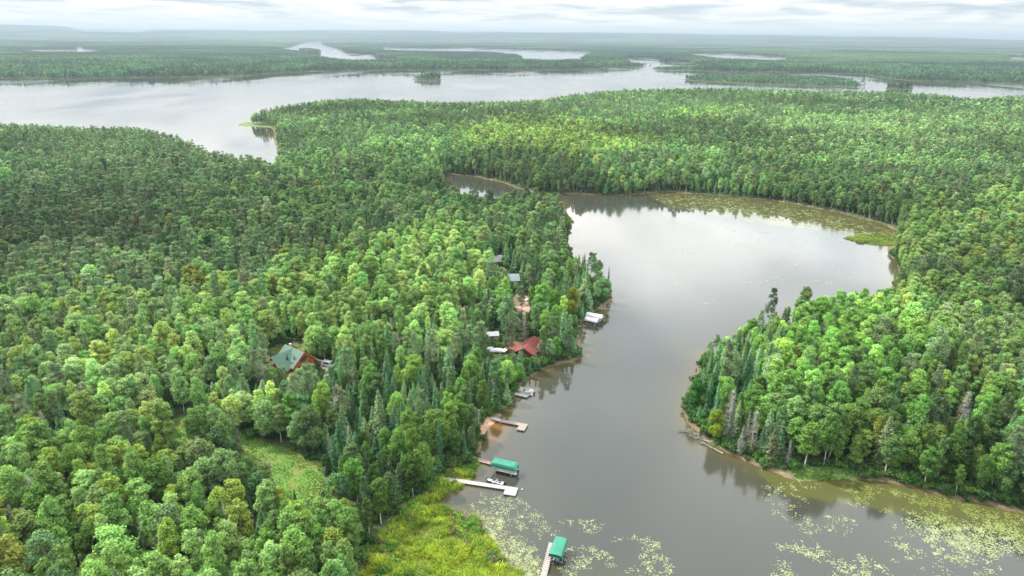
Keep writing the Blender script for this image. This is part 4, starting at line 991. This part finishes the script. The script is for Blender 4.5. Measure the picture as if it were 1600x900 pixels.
def canopy(L_, W_, Hc, kind='hip', n=25, sag=.05, sk=.35):
    mb = MB(); prof = []
    for j in range(13):
        a = math.pi * j / 12
        if kind == 'round': prof.append((-math.cos(a) * W_ / 2, math.sin(a) * Hc))
        else: prof.append((-math.cos(a) * W_ / 2 if j in (0, 12) else -np.sign(math.cos(a)) * abs(math.cos(a)) ** .7 * W_ / 2 * .96, (math.sin(a) ** .55) * Hc))
    V = []
    for i in range(n):
        t = i / (n - 1); x = (t - .5) * L_
        e = min(t, 1 - t) * L_; f = min(1, .25 + .75 * math.sin(min(1, e / .8) * math.pi / 2)) if kind == 'hip' else (.92 + .08 * min(1, e / .2))
        s_ = sag * abs(math.sin(t * math.pi * 6)) ** .5 - sag
        for (y, z) in prof: V.append((x, y, z * f + (s_ if z > .1 else 0)))
    m = len(prof); fs = [(i * m + j, i * m + j + 1, (i + 1) * m + j + 1, (i + 1) * m + j) for i in range(n - 1) for j in range(m - 1)]
    fs += [tuple(range(m)), tuple((n - 1) * m + j for j in range(m))[::-1]]
    mb.add(V, fs); sk_m = MB()
    for y in (-W_ / 2, W_ / 2): sk_m.box((0, y, -sk / 2), (L_, .03, sk))
    for x in (-L_ / 2, L_ / 2): sk_m.box((x, 0, -sk / 2 + .0), (.03, W_ - .07, sk))
    return mb, sk_m
def lift(label, a, b, W_, top, Hc, kind, mat, mat2, sk=.35):
    A, B = P(*a, top), P(*b, top); d = (B - A)[:2]; Ln = float(np.hypot(*d)); ang = math.atan2(d[1], d[0]); c = (A + B) / 2
    root = empty('boat_lift', (c[0], c[1], 0), ang, label, 'boat lift', 'canopied boat lifts on the left shore')
    cm, sm = canopy(Ln, W_, Hc, kind, sk=sk); ch = cm.build('canopy', mat, root, True, loc=(0, 0, top - Hc * .5)); sm.build('skirt', mat2, ch)
    for x in (-Ln * .3, Ln * .3):
        for y in (-W_ * .46, W_ * .46): MB().tube([(x, y, -1), (x, y, top - Hc * .5 - .05)], .055, 6).build('post', M_alu, root)
    fr = MB()
    for x in (-Ln * .3, Ln * .3): fr.box((x, 0, .25), (.14, W_ * .9, .14))
    for y in (-.5, .5): fr.box((0, y, .4), (Ln * .72, .12, .14))
    fr.build('cradle', M_alu, root)
    return c, ang, Ln
def pontoon(c, ang, z, L_, label, W_=2.3, loadm=M_white):
    root = empty('pontoon_boat', (c[0], c[1], z), ang, label, 'pontoon boat')
    for y in (-W_ * .36, W_ * .36): MB().tube([(-L_ / 2, y, .2), (L_ / 2 - .6, y, .2), (L_ / 2, y, .38)], [.28, .28, .08], 10).build('float', M_alu, root, True)
    MB().box((0, 0, .54), (L_ * .96, W_, .1)).build('deck', M_grey, root)
    r = MB()
    for y in (-W_ / 2 + .04, W_ / 2 - .04): r.box((0, y, .88), (L_ * .86, .05, .5)); 
    for x in (-L_ * .43, L_ * .43): r.box((x, 0, .88), (.05, W_ - .14, .5))
    r.build('side_rail', loadm, root)
    for x, y in ((-L_ * .3, .6), (-L_ * .3, -.6), (L_ * .25, .65), (L_ * .25, -.65)):
        s = MB(); s.box((x, y, .78), (1.2, .6, .36)); s.box((x, y + (.24 if y > 0 else -.24), 1.05), (1.2, .14, .4)); s.build('seat', M_tan if x < 0 else M_white, root)
    MB().box((0, .55, .95), (.5, .6, .7)).box((.15, .55, 1.4), (.05, .55, .25)).build('console', M_dark, root)
    mt = MB(); mt.box((-L_ / 2 - .25, 0, .75), (.45, .35, .55)); mt.box((-L_ / 2 - .22, 0, .2), (.18, .12, .7)); mt.build('outboard_motor', M_black, root)
    return root
def fishingboat(c, ang, L_, label, z=0.0, W_=1.9):
    root = empty('fishing_boat', (c[0], c[1], z), ang, label, 'motor boat')
    st = [(-.5, .86, .0), (-.2, 1, .0), (.1, .96, .02), (.3, .72, .08), (.42, .40, .18), (.5, .03, .32)]
    V = []
    for x, w_, zz in st:
        hw = W_ / 2 * w_; V += [(x * L_, -hw, .55 + zz * .5), (x * L_, -hw * .8, .05 + zz), (x * L_, 0, -.15 + zz), (x * L_, hw * .8, .05 + zz), (x * L_, hw, .55 + zz * .5)]
    fs = [(i * 5 + j, i * 5 + j + 1, (i + 1) * 5 + j + 1, (i + 1) * 5 + j) for i in range(5) for j in range(4)] + [(0, 1, 2, 3, 4)]
    MB().add(V, fs).build('hull', M_navy, root, True)
    V = [(x * L_ * .94, s * W_ / 2 * w_ * .86, .22 + zz) for x, w_, zz in st for s in (-1, 1)]
    MB().add(V, [(2 * i, 2 * i + 1, 2 * i + 3, 2 * i + 2) for i in range(5)]).build('floor', M_grey, root)
    for s in (-1, 1): MB().tube([(x * L_, s * W_ / 2 * w_, .56 + zz * .5) for x, w_, zz in st], .05, 5).build('gunwale', M_navy if s < 0 else M_black, root)
    MB().box((L_ * .3, 0, .42), (L_ * .22, W_ * .5, .08)).build('bow_deck', M_grey, root); MB().box((-L_ * .38, 0, .42), (L_ * .14, W_ * .72, .1)).build('stern_deck', M_grey, root)
    for x, y in ((-.05, .4), (-.05, -.4), (-.25, 0)):
        s = MB(); s.box((x * L_, y, .55), (.45, .45, .12)); s.box((x * L_ - .2, y, .8), (.1, .45, .45)); s.build('seat', M_grey if y else M_black, root)
    MB().box((.09 * L_, -.45, .55), (.4, .5, .5)).box((.13 * L_, -.45, .9), (.04, .5, .25), 0, 0, 0).build('console', M_dark, root)
    m = MB(); m.box((-L_ * .5 - .2, 0, .85), (.5, .36, .5)); m.box((-L_ * .5 - .15, 0, .3), (.2, .12, .8)); m.build('outboard_motor', M_black, root)
    return root
c, a_, l_ = lift('green-canopied boat lift at the end of the red-brown dock, a boat beneath', (768.5, 719), (809, 728), 2.9, 2.9, .95, 'hip', M_teal, M_teal2)
pontoon((c[0] + .3, c[1]), a_ + math.pi, .5, 6.6, 'pontoon boat raised on the lift under the green canopy of the red-brown dock')
c, a_, l_ = lift('lone green boat lift cover standing beside the slatted dock amid lily pads', (867.5, 868), (877.5, 840), 3.1, 2.8, .6, 'flat', M_teal, M_teal2, .3)
fishingboat(c, a_, 5.6, 'dark boat hanging in shade under the lone green lift cover', .5)
c, a_, l_ = lift('longer white rounded boat lift cover by the brown bank', (917, 489.5), (942, 494.5), 2.9, 2.6, 1.2, 'round', M_wvinyl, M_wvinyl, .3)
pontoon(c, a_ + math.pi, .5, 6.0, 'pontoon boat hidden under the longer white lift cover')
c, a_, l_ = lift('shorter white rounded boat lift cover, nearer the pale dock', (915.5, 496), (935, 500.5), 2.7, 2.4, 1.1, 'round', M_wvinyl, M_wvinyl, .3)
fishingboat(c, a_, 5.0, 'dark motor boat under the shorter white lift cover', .5)
q0, q1 = P(760, 749, .3), P(787, 756.5, .3); d = q0 - q1
fishingboat((q0 + q1) / 2, math.atan2(d[1], d[0]), 5.3, 'dark-rimmed fishing boat moored behind the long white dock')
q0, q1 = P(807, 608, .4), P(833, 614, .4); d = q0 - q1
pontoon((q0 + q1) / 2, math.atan2(d[1], d[0]), -.15, 6.4, 'open white-railed pontoon boat moored behind the pale narrow dock')

def gable(root, c, ang, L_, W_, wh, rh, wall, roof, trim, ov=.5, names=('wall', 'roof')):
    ca, sa = math.cos(ang), math.sin(ang)
    def T(V): V = np.array(V, float); return np.column_stack([V[:, 0] * ca - V[:, 1] * sa + c[0], V[:, 0] * sa + V[:, 1] * ca + c[1], V[:, 2]])
    h = L_ / 2; w_ = W_ / 2; pr = [(-w_, -1), (-w_, wh), (0, rh), (w_, wh), (w_, -1)]
    V = [(x, y, z) for x in (-h, h) for y, z in pr]
    MB().add(T(V), [(0, 1, 2, 3, 4), (9, 8, 7, 6, 5), (0, 5, 6, 1), (3, 8, 9, 4), (1, 6, 7, 2), (2, 7, 8, 3)]).build(names[0], wall, root)
    sl = (rh - wh) / w_; t = .16; r = MB()
    for s in (-1, 1):
        e = w_ + ov; ze = wh - sl * ov + .04; zr = rh + .04; H2 = h + ov
        V = [(-H2, 0, zr), (H2, 0, zr), (H2, s * e, ze), (-H2, s * e, ze), (-H2, 0, zr + t), (H2, 0, zr + t), (H2, s * e, ze + t), (-H2, s * e, ze + t)]
        r.add(T(V), [(0, 1, 2, 3), (4, 5, 6, 7), (0, 1, 5, 4), (1, 2, 6, 5), (2, 3, 7, 6), (3, 0, 4, 7)])
    ro = r.build(names[1], roof, root)
    tr = MB()
    for x in (-h - ov - .03, h + ov + .03):
        for s in (-1, 1):
            V = [(x - .03, 0, rh - .22), (x + .03, 0, rh - .22), (x + .03, s * (w_ + ov), wh - sl * ov - .2), (x - .03, s * (w_ + ov), wh - sl * ov - .2)]
            V += [(a, b, z + .42) for a, b, z in V]; tr.add(T(V), [(0, 1, 2, 3), (4, 5, 6, 7), (0, 1, 5, 4), (1, 2, 6, 5), (2, 3, 7, 6), (3, 0, 4, 7)])
    tr.build('gable_trim', trim, ro)
    def window(side, u, z, ww, hh, nm='window', mat=M_white):
        # side: 'x+' gable ends, 'y-' long walls
        if side[0] == 'x': s = 1 if side[1] == '+' else -1; cc = (s * (h + .03), u, z); dm = (.07, ww, hh); dg = (.05, ww - .22, hh - .22); cg = (s * (h + .06), u, z)
        else: s = 1 if side[1] == '+' else -1; cc = (u, s * (w_ + .03), z); dm = (ww, .07, hh); dg = (ww - .22, .05, hh - .22); cg = (u, s * (w_ + .06), z)
        f = MB().box(tuple(T([cc])[0]), dm, ang).build(nm, mat, root); MB().box(tuple(T([cg])[0]), dg, ang).build('pane', M_glass, f)
    return window
def site(pt): return float(max(height(np.array(pt, float)[None, :2])[0], .2))
# log house
base_c = P(456, 556, 4); zg = site(base_c); zr = zg + 7.2
A_, C_, R_, G_ = [P(380 + x / 7.5, 500 + y / 7.5, zr) for x, y in ((500, 287), (580, 325), (703, 374), (335, 412))]
ub = (R_ - A_)[:2]; ub /= np.hypot(*ub); angb = math.atan2(ub[1], ub[0]); va = np.array([ub[1], -ub[0]]); 
if va @ (G_ - C_)[:2] < 0: va = -va
anga = math.atan2(va[1], va[0]); Lb = float((R_ - A_)[:2] @ ub); La = float((G_ - C_)[:2] @ va)
print('log house', Lb, La, zg)
rootc = (A_ + R_) / 2; hs = empty('log_house', (rootc[0], rootc[1], zg), 0, 'orange log house with a grey-green gabled roof among the trees', 'house')
win = gable(hs, (0, 0), angb, max(Lb - .6, 8), 8.6, 3.4, 7.0, M_log, M_roofg, M_trimr, .7)
win('x+', 0, 4.6, 2.6, 1.8, 'window', M_trimr); win('x+', -2.2, 1.7, 1.8, 1.6, 'window', M_trimr); win('x+', 2.2, 1.7, 1.8, 1.6, 'window', M_trimr)
cA = (C_[:2] - rootc[:2]) + va * (La / 2 + .2)
win = gable(hs, (cA[0], cA[1]), anga, La - .6, 8.0, 3.2, 6.8, M_log, M_roofg, M_trimr, .8)
win('x+', 0, 4.4, 2.2, 1.7, 'window', M_trimr); win('x+', 1.6, 1.6, 1.6, 1.7, 'window', M_trimr); win('x+', -1.8, 1.4, 1.5, 2.4, 'door', M_trimr)
pp_ = (C_[:2] - rootc[:2]) + va * La + 0
dk = MB(); dk.box((pp_[0] + va[0] * 1.2, pp_[1] + va[1] * 1.2, .9), (3.2, 8.2, .2), anga); 
for s in (-3.8, -1.3, 1.3, 3.8): dk.tube([(pp_[0] + va[0] * 2.5 - va[1] * s, pp_[1] + va[1] * 2.5 + va[0] * s, -1), (pp_[0] + va[0] * 2.5 - va[1] * s, pp_[1] + va[1] * 2.5 + va[0] * s, 3.0)], .14, 6)
dk.build('porch', M_log, hs)
MB().box((pp_[0] + va[0] * .4, pp_[1] + va[1] * .4, -.1), (3.0, 7.6, 1.6), anga).build('foundation', M_stone, hs)
ch_ = (A_[:2] - rootc[:2]) * .85 - ub * .0 + va * -1.2
MB().box((ch_[0], ch_[1], 6.6), (.7, .7, 1.4), angb).build('chimney', M_roofp, hs)
def small_house(name, label, cat, px, L_, W_, wh, rh, ang, wall, roof, trim, wins, ov=.4, ext=None, z_off=2.0):
    p = G(px[0], px[1]); r = empty(name, (p[0], p[1], p[2]), 0, label, cat)
    w_ = gable(r, (0, 0), ang, L_, W_, wh, rh, wall, roof, trim, ov)
    for k in wins: w_(*k)
    if ext: 
        w2 = gable(r, ext[0], ext[1], *ext[2], wall, roof, trim, ov)
    return r
dr = math.atan2(.93, .37)
rc = small_house('cabin', 'red-roofed cabin with dark red walls and white windows near the shore', 'cabin', (827, 553), 10.5, 7.0, 2.6, 4.5, dr, M_redw, M_roofr, M_roofr,
            [('y-', -2.5, 1.4, 1.3, 1.3), ('y-', .3, 1.4, 1.3, 1.3), ('y-', 3.2, 1.3, 1.1, 2.1, 'door'), ('x-', 0, 1.4, 1.6, 1.3)], .5, ((-4.2, 1.5), dr + math.pi / 2, (6, 6.0, 2.4, 4.0)))
small_house('shed', 'small grey metal-roofed shed left of the red-roofed cabin', 'shed', (768, 530), 4.6, 3.4, 2.2, 3.0, .15, M_plank_g, M_roofs, M_roofs, [('y-', 0, 1.0, 1.4, 1.8, 'door', M_dark)], .35)
small_house('garage', 'pale-roofed beige building half hidden by trees above the dirt yard', 'building', (781, 413), 9, 7, 2.8, 4.8, .3, M_beige, M_roofp, M_beige, [('y-', -2, 1.4, 2.4, 2.0, 'door'), ('y-', 2, 1.4, 2.4, 2.0, 'door')])
small_house('house', 'house with a pale blue metal roof behind trees above the dirt yard', 'house', (789, 444), 12, 7, 2.8, 4.8, .12, M_beige, M_roofb, M_white, [('y-', -3, 1.5, 1.4, 1.2), ('y-', 3, 1.5, 1.4, 1.2), ('y-', 0, 1.2, 1.1, 2.1, 'door')])
small_house('boathouse', 'small pale cabin in the dark woods near the big lake', 'cabin', (303, 344), 8, 6, 2.6, 4.4, 1.2, M_white, M_roofp, M_white, [('x-', 0, 1.5, 1.4, 1.2), ('y-', 0, 1.5, 1.4, 1.2)])

def vehicle(name, label, cat, px, ang, body, L_=4.7, W_=1.85, van=False):
    p = G(*px); r = empty(name, (p[0], p[1], p[2] + .02), ang, label, cat); h = L_ / 2
    top = 1.95 if van else 1.45
    prof = [(-h, .35), (-h, .95), (-h * .86, 1.0 if not van else top), (-h * .55, top) if not van else (-h * .8, top), (h * .12, top) if not van else (h * .45, top), (h * .45, .98) if not van else (h * .72, 1.1), (h * .96, .85), (h, .6), (h, .35)]
    V = [(x, s * W_ / 2 * (1 if z < 1.05 else .86), z) for s in (-1, 1) for x, z in prof]; n = len(prof)
    MB().add(V, [tuple(range(n)), tuple(range(n, 2 * n))[::-1]] + [(i, (i + 1) % n, n + (i + 1) % n, n + i) for i in range(n)]).build('body', body, r)
    for s in (-1, 1):
        MB().box((-h * .2, s * (W_ / 2 * .9), (top + 1.0) / 2), (L_ * .42, .12, (top - 1.0) * .7)).build('side_window', M_glass, r)
    MB().box((h * (.30 if not van else .60), 0, (top + 1.0) / 2), (.12, W_ * .74, (top - 1) * .95), 0, 0, 0).build('windscreen', M_glass, r)
    for x in (-h * .62, h * .62):
        for s in (-1, 1): MB().tube([(x, s * (W_ / 2 - .2), .34), (x, s * (W_ / 2 + .02), .34)], .34, 12).build('wheel', M_black, r)
    return r
vehicle('van', 'white van parked at the edge of the log house yard', 'van', (514, 572.5), -.35, M_white, 4.8, 1.9, True)
vehicle('car', 'dark blue-grey car parked left of the red-roofed cabin', 'car', (795, 549), .7, M_navy)
# small things in the yards
g = G(497.5, 573); r = empty('grill', g, .4, 'black barbecue grill on the log house terrace', 'grill'); MB().box((0, 0, .8), (1.1, .6, .5)).build('lid', M_black, r); MB().box((-.4, 0, .3), (.08, .5, .6)).box((.4, 0, .3), (.08, .5, .6)).build('stand', M_dark, r)
a1, a2 = G(487, 563), G(512, 570); dd = a2 - a1; Lw = float(np.hypot(*dd[:2]))
r = empty('retaining_wall', a1, math.atan2(dd[1], dd[0]), 'pale low garden wall running from the log house towards the white van', 'garden wall'); MB().box((Lw / 2, 0, .35), (Lw, .35, .9)).build('wall_body', M_stone, r); MB().box((Lw / 2, 0, .84), (Lw, .5, .08)).build('coping', M_beige, r)
g = G(777, 551); r = empty('covered_trailer', g, -.1, 'long white-covered boat trailer in the yard left of the cabin', 'trailer')
mb = MB(); V = []
for i, x in enumerate(np.linspace(-3, 3, 9)):
    t = abs(i - 4) / 4; hh = 1.75 - .5 * t ** 2
    for j in range(7): a = math.pi * j / 6; V.append((x, -math.cos(a) * 1.25 * (1 - .25 * t ** 3), .75 + (hh - .75) * math.sin(a) ** .8 + .05 * math.sin(i * 2.1 + j)))
mb.add(V, [(i * 7 + j, i * 7 + j + 1, (i + 1) * 7 + j + 1, (i + 1) * 7 + j) for i in range(8) for j in range(6)] + [tuple(range(7)), tuple(56 + j for j in range(7))[::-1]]).build('cover', M_white, r, True)
MB().box((0, 0, .55), (6.4, 1.6, .12)).build('chassis', M_dark, r)
for s in (-1, 1): MB().tube([(-.6, s * .75, .35), (-.6, s * .98, .35)], .35, 12).build('wheel', M_black, r)
g = G(800, 555); r = empty('covered_trailer', G(764, 549), .15, 'short white-covered trailer behind the trees at the yard edge', 'trailer')
MB().box((0, 0, .95), (3.2, 1.7, .9)).build('cover', M_white, r); MB().box((0, 0, .45), (3.4, 1.4, .1)).build('chassis', M_dark, r)
for s in (-1, 1): MB().tube([(0, s * .7, .35), (0, s * .9, .35)], .35, 12).build('wheel', M_black, r)
# rock and spoil heap in the dirt yard
for (x_, y_, s_, lb, mt) in [(808, 487, 1.5, 'brown earth heap in the dirt yard', principled('bare_earth', (.17, .11, .08), .95, .25, 1.5)), (822, 470, 1.0, 'pale boulder at the back of the dirt yard', M_stone), (394, 736, .9, 'brown boulder beside the grassy clearing', principled('brown_rock', (.17, .13, .10), .9, .25, 1.5))]:
    g = G(x_, y_); import bmesh
    bm = bmesh.new(); bmesh.ops.create_icosphere(bm, subdivisions=3, radius=1)
    for v in bm.verts:
        k = 1 + .25 * math.sin(v.co.x * 3 + x_) * math.cos(v.co.y * 4) + .12 * math.sin(v.co.z * 7 + v.co.x * 5); v.co *= k * s_; v.co.z *= .5; v.co.x *= 1.5
    me = bpy.data.meshes.new('rock'); bm.to_mesh(me); bm.free(); me.materials.append(mt); o = bpy.data.objects.new('earth_heap' if 'heap' in lb else 'boulder', me); COL.objects.link(o); o.location = (g[0], g[1], g[2] + .2); tag(o, lb, 'earth heap' if 'heap' in lb else 'boulder')

# ---- fallen trees and driftwood
def fallen(label, a, b, rad=.16, nb=14, lb=1.6, name='fallen_tree', cat='fallen tree', z0=.5, z1=.05, seed=0, mat=None):
    rg = np.random.default_rng(seed + 77); A, B = P(*a, z0), P(*b, z1); A[2] = max(site(A), .1) if z0 > .4 else z0; B[2] = z1
    d = B - A; r = empty(name, A, 0, label, cat, 'fallen dead trees along the shores')
    tb = MB().tube(limb_path((0, 0, .15), d + [0, 0, .1], .15, rg, 5), np.linspace(rad, rad * .35, 5), 6); tb.build('trunk', mat or M_dead, r)
    bb = MB(); u = d / np.linalg.norm(d)
    for i in range(nb):
        t = .3 + .68 * rg.random(); p = d * t + [0, 0, .12]; e = unit(rg.normal(size=3) * [1, 1, .8] + u * .8 + [0, 0, .45]) * lb * (.4 + .8 * rg.random()) * (1.2 - t * .5); e[2] = abs(e[2])
        bb.tube([p, p + e * .6, p + e + rg.normal(size=3) * .15], [.05, .035, .012], 3, cap=False)
        for _ in range(2):
            q = p + e * (.4 + .5 * rg.random()); bb.tube([q, q + rg.normal(size=3) * .45 * lb * .6], [.025, .01], 3, cap=False)
    if nb: bb.build('branch', mat or M_dead, r)
fallen('long bare fallen tree reaching into the water from the right point', (1112, 690), (1078, 682), .2, 34, 2.2, seed=1)
fallen('second bare fallen tree lying along the bank of the right point', (1130, 708), (1092, 690), .19, 26, 1.6, seed=2)
fallen('tangle of a bare fallen crown at the tip of the right point', (1098, 678), (1064, 674), .14, 44, 2.6, seed=3)
fallen('thin bare branch over the water at the tip of the right point', (1077, 645), (1058, 644), .09, 6, 1.0, seed=4)
fallen('thin pale log slanting into the water at the bank of the right point', (1240, 745), (1252, 759), .1, 2, .5, seed=5)
fallen('short pale log stuck in the bank left of the grassy bank', (1192, 728), (1190, 737), .08, 2, .5, seed=6)
fallen('pale log at the right end of the grassy bank', (1325, 743), (1334, 755), .1, 3, .6, seed=7)
fallen('grey fallen tree with bare crown off the left headland', (938, 476), (957, 471), .18, 30, 2.6, seed=8)
fallen('grey bare fallen crown in front of the left headland tip', (936, 482), (950, 484), .14, 26, 2.2, seed=9)
fallen('thin bare branches at the left shore of the right point', (1103, 568), (1088, 566), .09, 12, 1.2, seed=10)
fallen('bare log at the foot of the far bank of the bay', (930, 302), (915, 305), .14, 8, 1.4, seed=11)
fallen('leaning grey log under the bushes below the red-roofed cabin', (900, 556), (913, 553), .12, 8, 1.2, seed=12)
fallen('grey driftwood log standing out of the marsh grass', (603, 842), (599, 862), .11, 4, .8, z0=.8, z1=1.3, seed=13)
fallen('pale driftwood log lying in the marsh grass', (586, 868), (594, 884), .1, 3, .6, z0=.8, z1=.6, seed=14)
fallen('thin driftwood branch at the marsh edge by the trees', (612, 846), (617, 832), .07, 3, .6, z0=.8, z1=1.0, seed=15)
fallen('leaning pale birch trunk at the edge of the grassy clearing', (508, 742), (503, 722), .17, 5, 1.2, z0=.8, z1=8, seed=16, mat=M_birch)
fallen('second leaning grey trunk at the edge of the grassy clearing', (514, 742), (513, 728), .14, 3, 1.0, z0=.8, z1=6.5, seed=17, mat=M_birch)
# floating buoy and rocks near the white dock
g = P(816, 765, .05); r = empty('mooring_buoy', g, 0, 'small white mooring buoy floating off the end of the long white dock', 'buoy'); MB().tube([(0, 0, -.15), (0, 0, -.1), (0, 0, .1), (0, 0, .25), (0, 0, .3)], [.05, .22, .25, .15, .04], 12).build('float', M_white, r, True); MB().tube([(0, 0, .28), (0, 0, .42)], .04, 6).build('ring', M_dark, r)
print('things', time.time() - T0)

# ------------------------------------------------------------------ sky, sun, air
SUN_EL, SUN_AZ = math.radians(48), math.radians(-62)     # azimuth from +Y towards +X
w = bpy.data.worlds.new('World'); scene.world = w; w.use_nodes = True; nt = w.node_tree; nt.nodes.clear(); L = nt.links.new
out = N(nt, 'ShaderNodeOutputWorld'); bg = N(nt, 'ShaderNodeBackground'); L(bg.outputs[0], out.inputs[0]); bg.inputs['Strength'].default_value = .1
sky = N(nt, 'ShaderNodeTexSky', sky_type='NISHITA'); sky.sun_disc = False; sky.sun_elevation = SUN_EL; sky.sun_rotation = SUN_AZ; sky.altitude = 400; sky.dust_density = 3
tc = N(nt, 'ShaderNodeTexCoord'); sx = N(nt, 'ShaderNodeSeparateXYZ'); L(tc.outputs['Generated'], sx.inputs[0])
mz = N(nt, 'ShaderNodeMath', operation='MAXIMUM'); L(sx.outputs[2], mz.inputs[0]); mz.inputs[1].default_value = 0.0
mz2 = N(nt, 'ShaderNodeMath', operation='ADD'); L(mz.outputs[0], mz2.inputs[0]); mz2.inputs[1].default_value = .07
dv = N(nt, 'ShaderNodeVectorMath', operation='DIVIDE'); cb = N(nt, 'ShaderNodeCombineXYZ'); L(mz2.outputs[0], cb.inputs[0]); L(mz2.outputs[0], cb.inputs[1]); cb.inputs[2].default_value = 1
L(tc.outputs['Generated'], dv.inputs[0]); L(cb.outputs[0], dv.inputs[1])
mp = N(nt, 'ShaderNodeMapping'); mp.inputs['Location'].default_value = (1.3, 4.1, 0); mp.inputs['Scale'].default_value = (.8, .75, 1); L(dv.outputs[0], mp.inputs['Vector'])
n1 = N(nt, 'ShaderNodeTexNoise'); n1.noise_dimensions = '2D'; n1.inputs['Scale'].default_value = 1.2; n1.inputs['Detail'].default_value = 7; n1.inputs['Roughness'].default_value = .55; n1.inputs['Distortion'].default_value = .3; L(mp.outputs[0], n1.inputs['Vector'])
# cloud brightness: dull bases to bright tops
cr = N(nt, 'ShaderNodeValToRGB'); e = cr.color_ramp.elements
e[0].position = .34; e[0].color = (.56, .62, .67, 1); e[1].position = .62; e[1].color = (1.08, 1.07, 1.04, 1); x = e.new(.47); x.color = (.80, .84, .86, 1); L(n1.outputs['Fac'], cr.inputs[0])
# the cloud deck is brighter higher up than at the hazy horizon
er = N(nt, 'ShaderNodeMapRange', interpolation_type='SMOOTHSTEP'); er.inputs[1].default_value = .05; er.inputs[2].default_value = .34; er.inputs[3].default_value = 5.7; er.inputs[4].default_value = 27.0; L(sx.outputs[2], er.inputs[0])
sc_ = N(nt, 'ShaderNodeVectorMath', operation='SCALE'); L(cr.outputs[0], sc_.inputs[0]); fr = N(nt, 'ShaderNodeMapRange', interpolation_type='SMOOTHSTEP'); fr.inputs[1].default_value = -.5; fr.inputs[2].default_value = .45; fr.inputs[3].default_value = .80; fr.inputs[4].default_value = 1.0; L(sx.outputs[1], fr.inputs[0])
n2 = N(nt, 'ShaderNodeTexNoise'); n2.noise_dimensions = '2D'; n2.inputs['Scale'].default_value = 1.25; n2.inputs['Detail'].default_value = 4; m2 = N(nt, 'ShaderNodeMapping'); m2.inputs['Location'].default_value = (8.4, 3.9, 0); L(dv.outputs[0], m2.inputs['Vector']); L(m2.outputs[0], n2.inputs['Vector'])
r2 = N(nt, 'ShaderNodeMapRange', interpolation_type='SMOOTHSTEP'); r2.inputs[1].default_value = .36; r2.inputs[2].default_value = .62; r2.inputs[3].default_value = .70; r2.inputs[4].default_value = .96; L(n2.outputs['Fac'], r2.inputs[0])
mxa = N(nt, 'ShaderNodeMapRange'); mxa.inputs[1].default_value = .1; mxa.inputs[2].default_value = .25; L(sx.outputs[2], mxa.inputs[0])
mq = N(nt, 'ShaderNodeMix', data_type='FLOAT'); L(mxa.outputs[0], mq.inputs[0]); mq.inputs[2].default_value = 1.0; L(r2.outputs[0], mq.inputs[3])
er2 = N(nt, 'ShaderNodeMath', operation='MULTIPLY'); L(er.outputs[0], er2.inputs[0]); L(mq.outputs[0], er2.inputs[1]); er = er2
mu = N(nt, 'ShaderNodeMath', operation='MULTIPLY'); L(er.outputs[0], mu.inputs[0]); L(fr.outputs[0], mu.inputs[1]); L(mu.outputs[0], sc_.inputs['Scale'])   # back half of the sky dimmed to cut fill and deepen the shading
# even white at the very horizon
hz = N(nt, 'ShaderNodeMapRange', interpolation_type='SMOOTHSTEP'); hz.inputs[1].default_value = .0; hz.inputs[2].default_value = .04; hz.inputs[3].default_value = .92; hz.inputs[4].default_value = 0; L(sx.outputs[2], hz.inputs[0])
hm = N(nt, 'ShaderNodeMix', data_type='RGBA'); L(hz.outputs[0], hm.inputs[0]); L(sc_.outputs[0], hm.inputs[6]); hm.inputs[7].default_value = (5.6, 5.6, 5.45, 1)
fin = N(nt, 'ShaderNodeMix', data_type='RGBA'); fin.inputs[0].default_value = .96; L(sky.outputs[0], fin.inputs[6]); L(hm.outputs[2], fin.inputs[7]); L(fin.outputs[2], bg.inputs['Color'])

sd = bpy.data.lights.new('sun', 'SUN'); sd.energy = 4.6; sd.angle = math.radians(1.5); sd.color = (1, .95, .87)
so = bpy.data.objects.new('sun', sd); COL.objects.link(so)
dirv = Vector((math.sin(SUN_AZ) * math.cos(SUN_EL), math.cos(SUN_AZ) * math.cos(SUN_EL), math.sin(SUN_EL)))
so.rotation_euler = (-dirv).to_track_quat('-Z', 'Y').to_euler(); so.location = (0, 0, 300)

hb = MB().box((0, 0, 148.2), (96000, 96000, 303.6)); hz_o = hb.build('haze', [])
hz_m, hn = newmat('haze'); ho = N(hn, 'ShaderNodeOutputMaterial'); pv = N(hn, 'ShaderNodeVolumePrincipled'); pv.inputs['Density'].default_value = 8.5e-5; pv.inputs['Color'].default_value = (.275, .34, .395, 1); pv.inputs['Anisotropy'].default_value = .2
hn.links.new(pv.outputs[0], ho.inputs['Volume']); hz_o.data.materials.append(hz_m); tag(hz_o, 'pale summer haze over the lakes', 'haze', None, 'stuff')

scene.view_settings.view_transform = 'Standard'; scene.view_settings.look = 'None'; scene.view_settings.gamma = 1; scene.view_settings.exposure = 1.1; scene.view_settings.use_curve_mapping = False
scene.render.engine = 'CYCLES'; cy = scene.cycles
cy.use_denoising = True; cy.max_bounces = 5; cy.diffuse_bounces = 3; cy.glossy_bounces = 2; cy.transmission_bounces = 3; cy.volume_bounces = 0; cy.transparent_max_bounces = 4; cy.caustics_reflective = False; cy.caustics_refractive = False
cy.use_adaptive_sampling = True; cy.adaptive_threshold = .01

print('script', time.time() - T0)
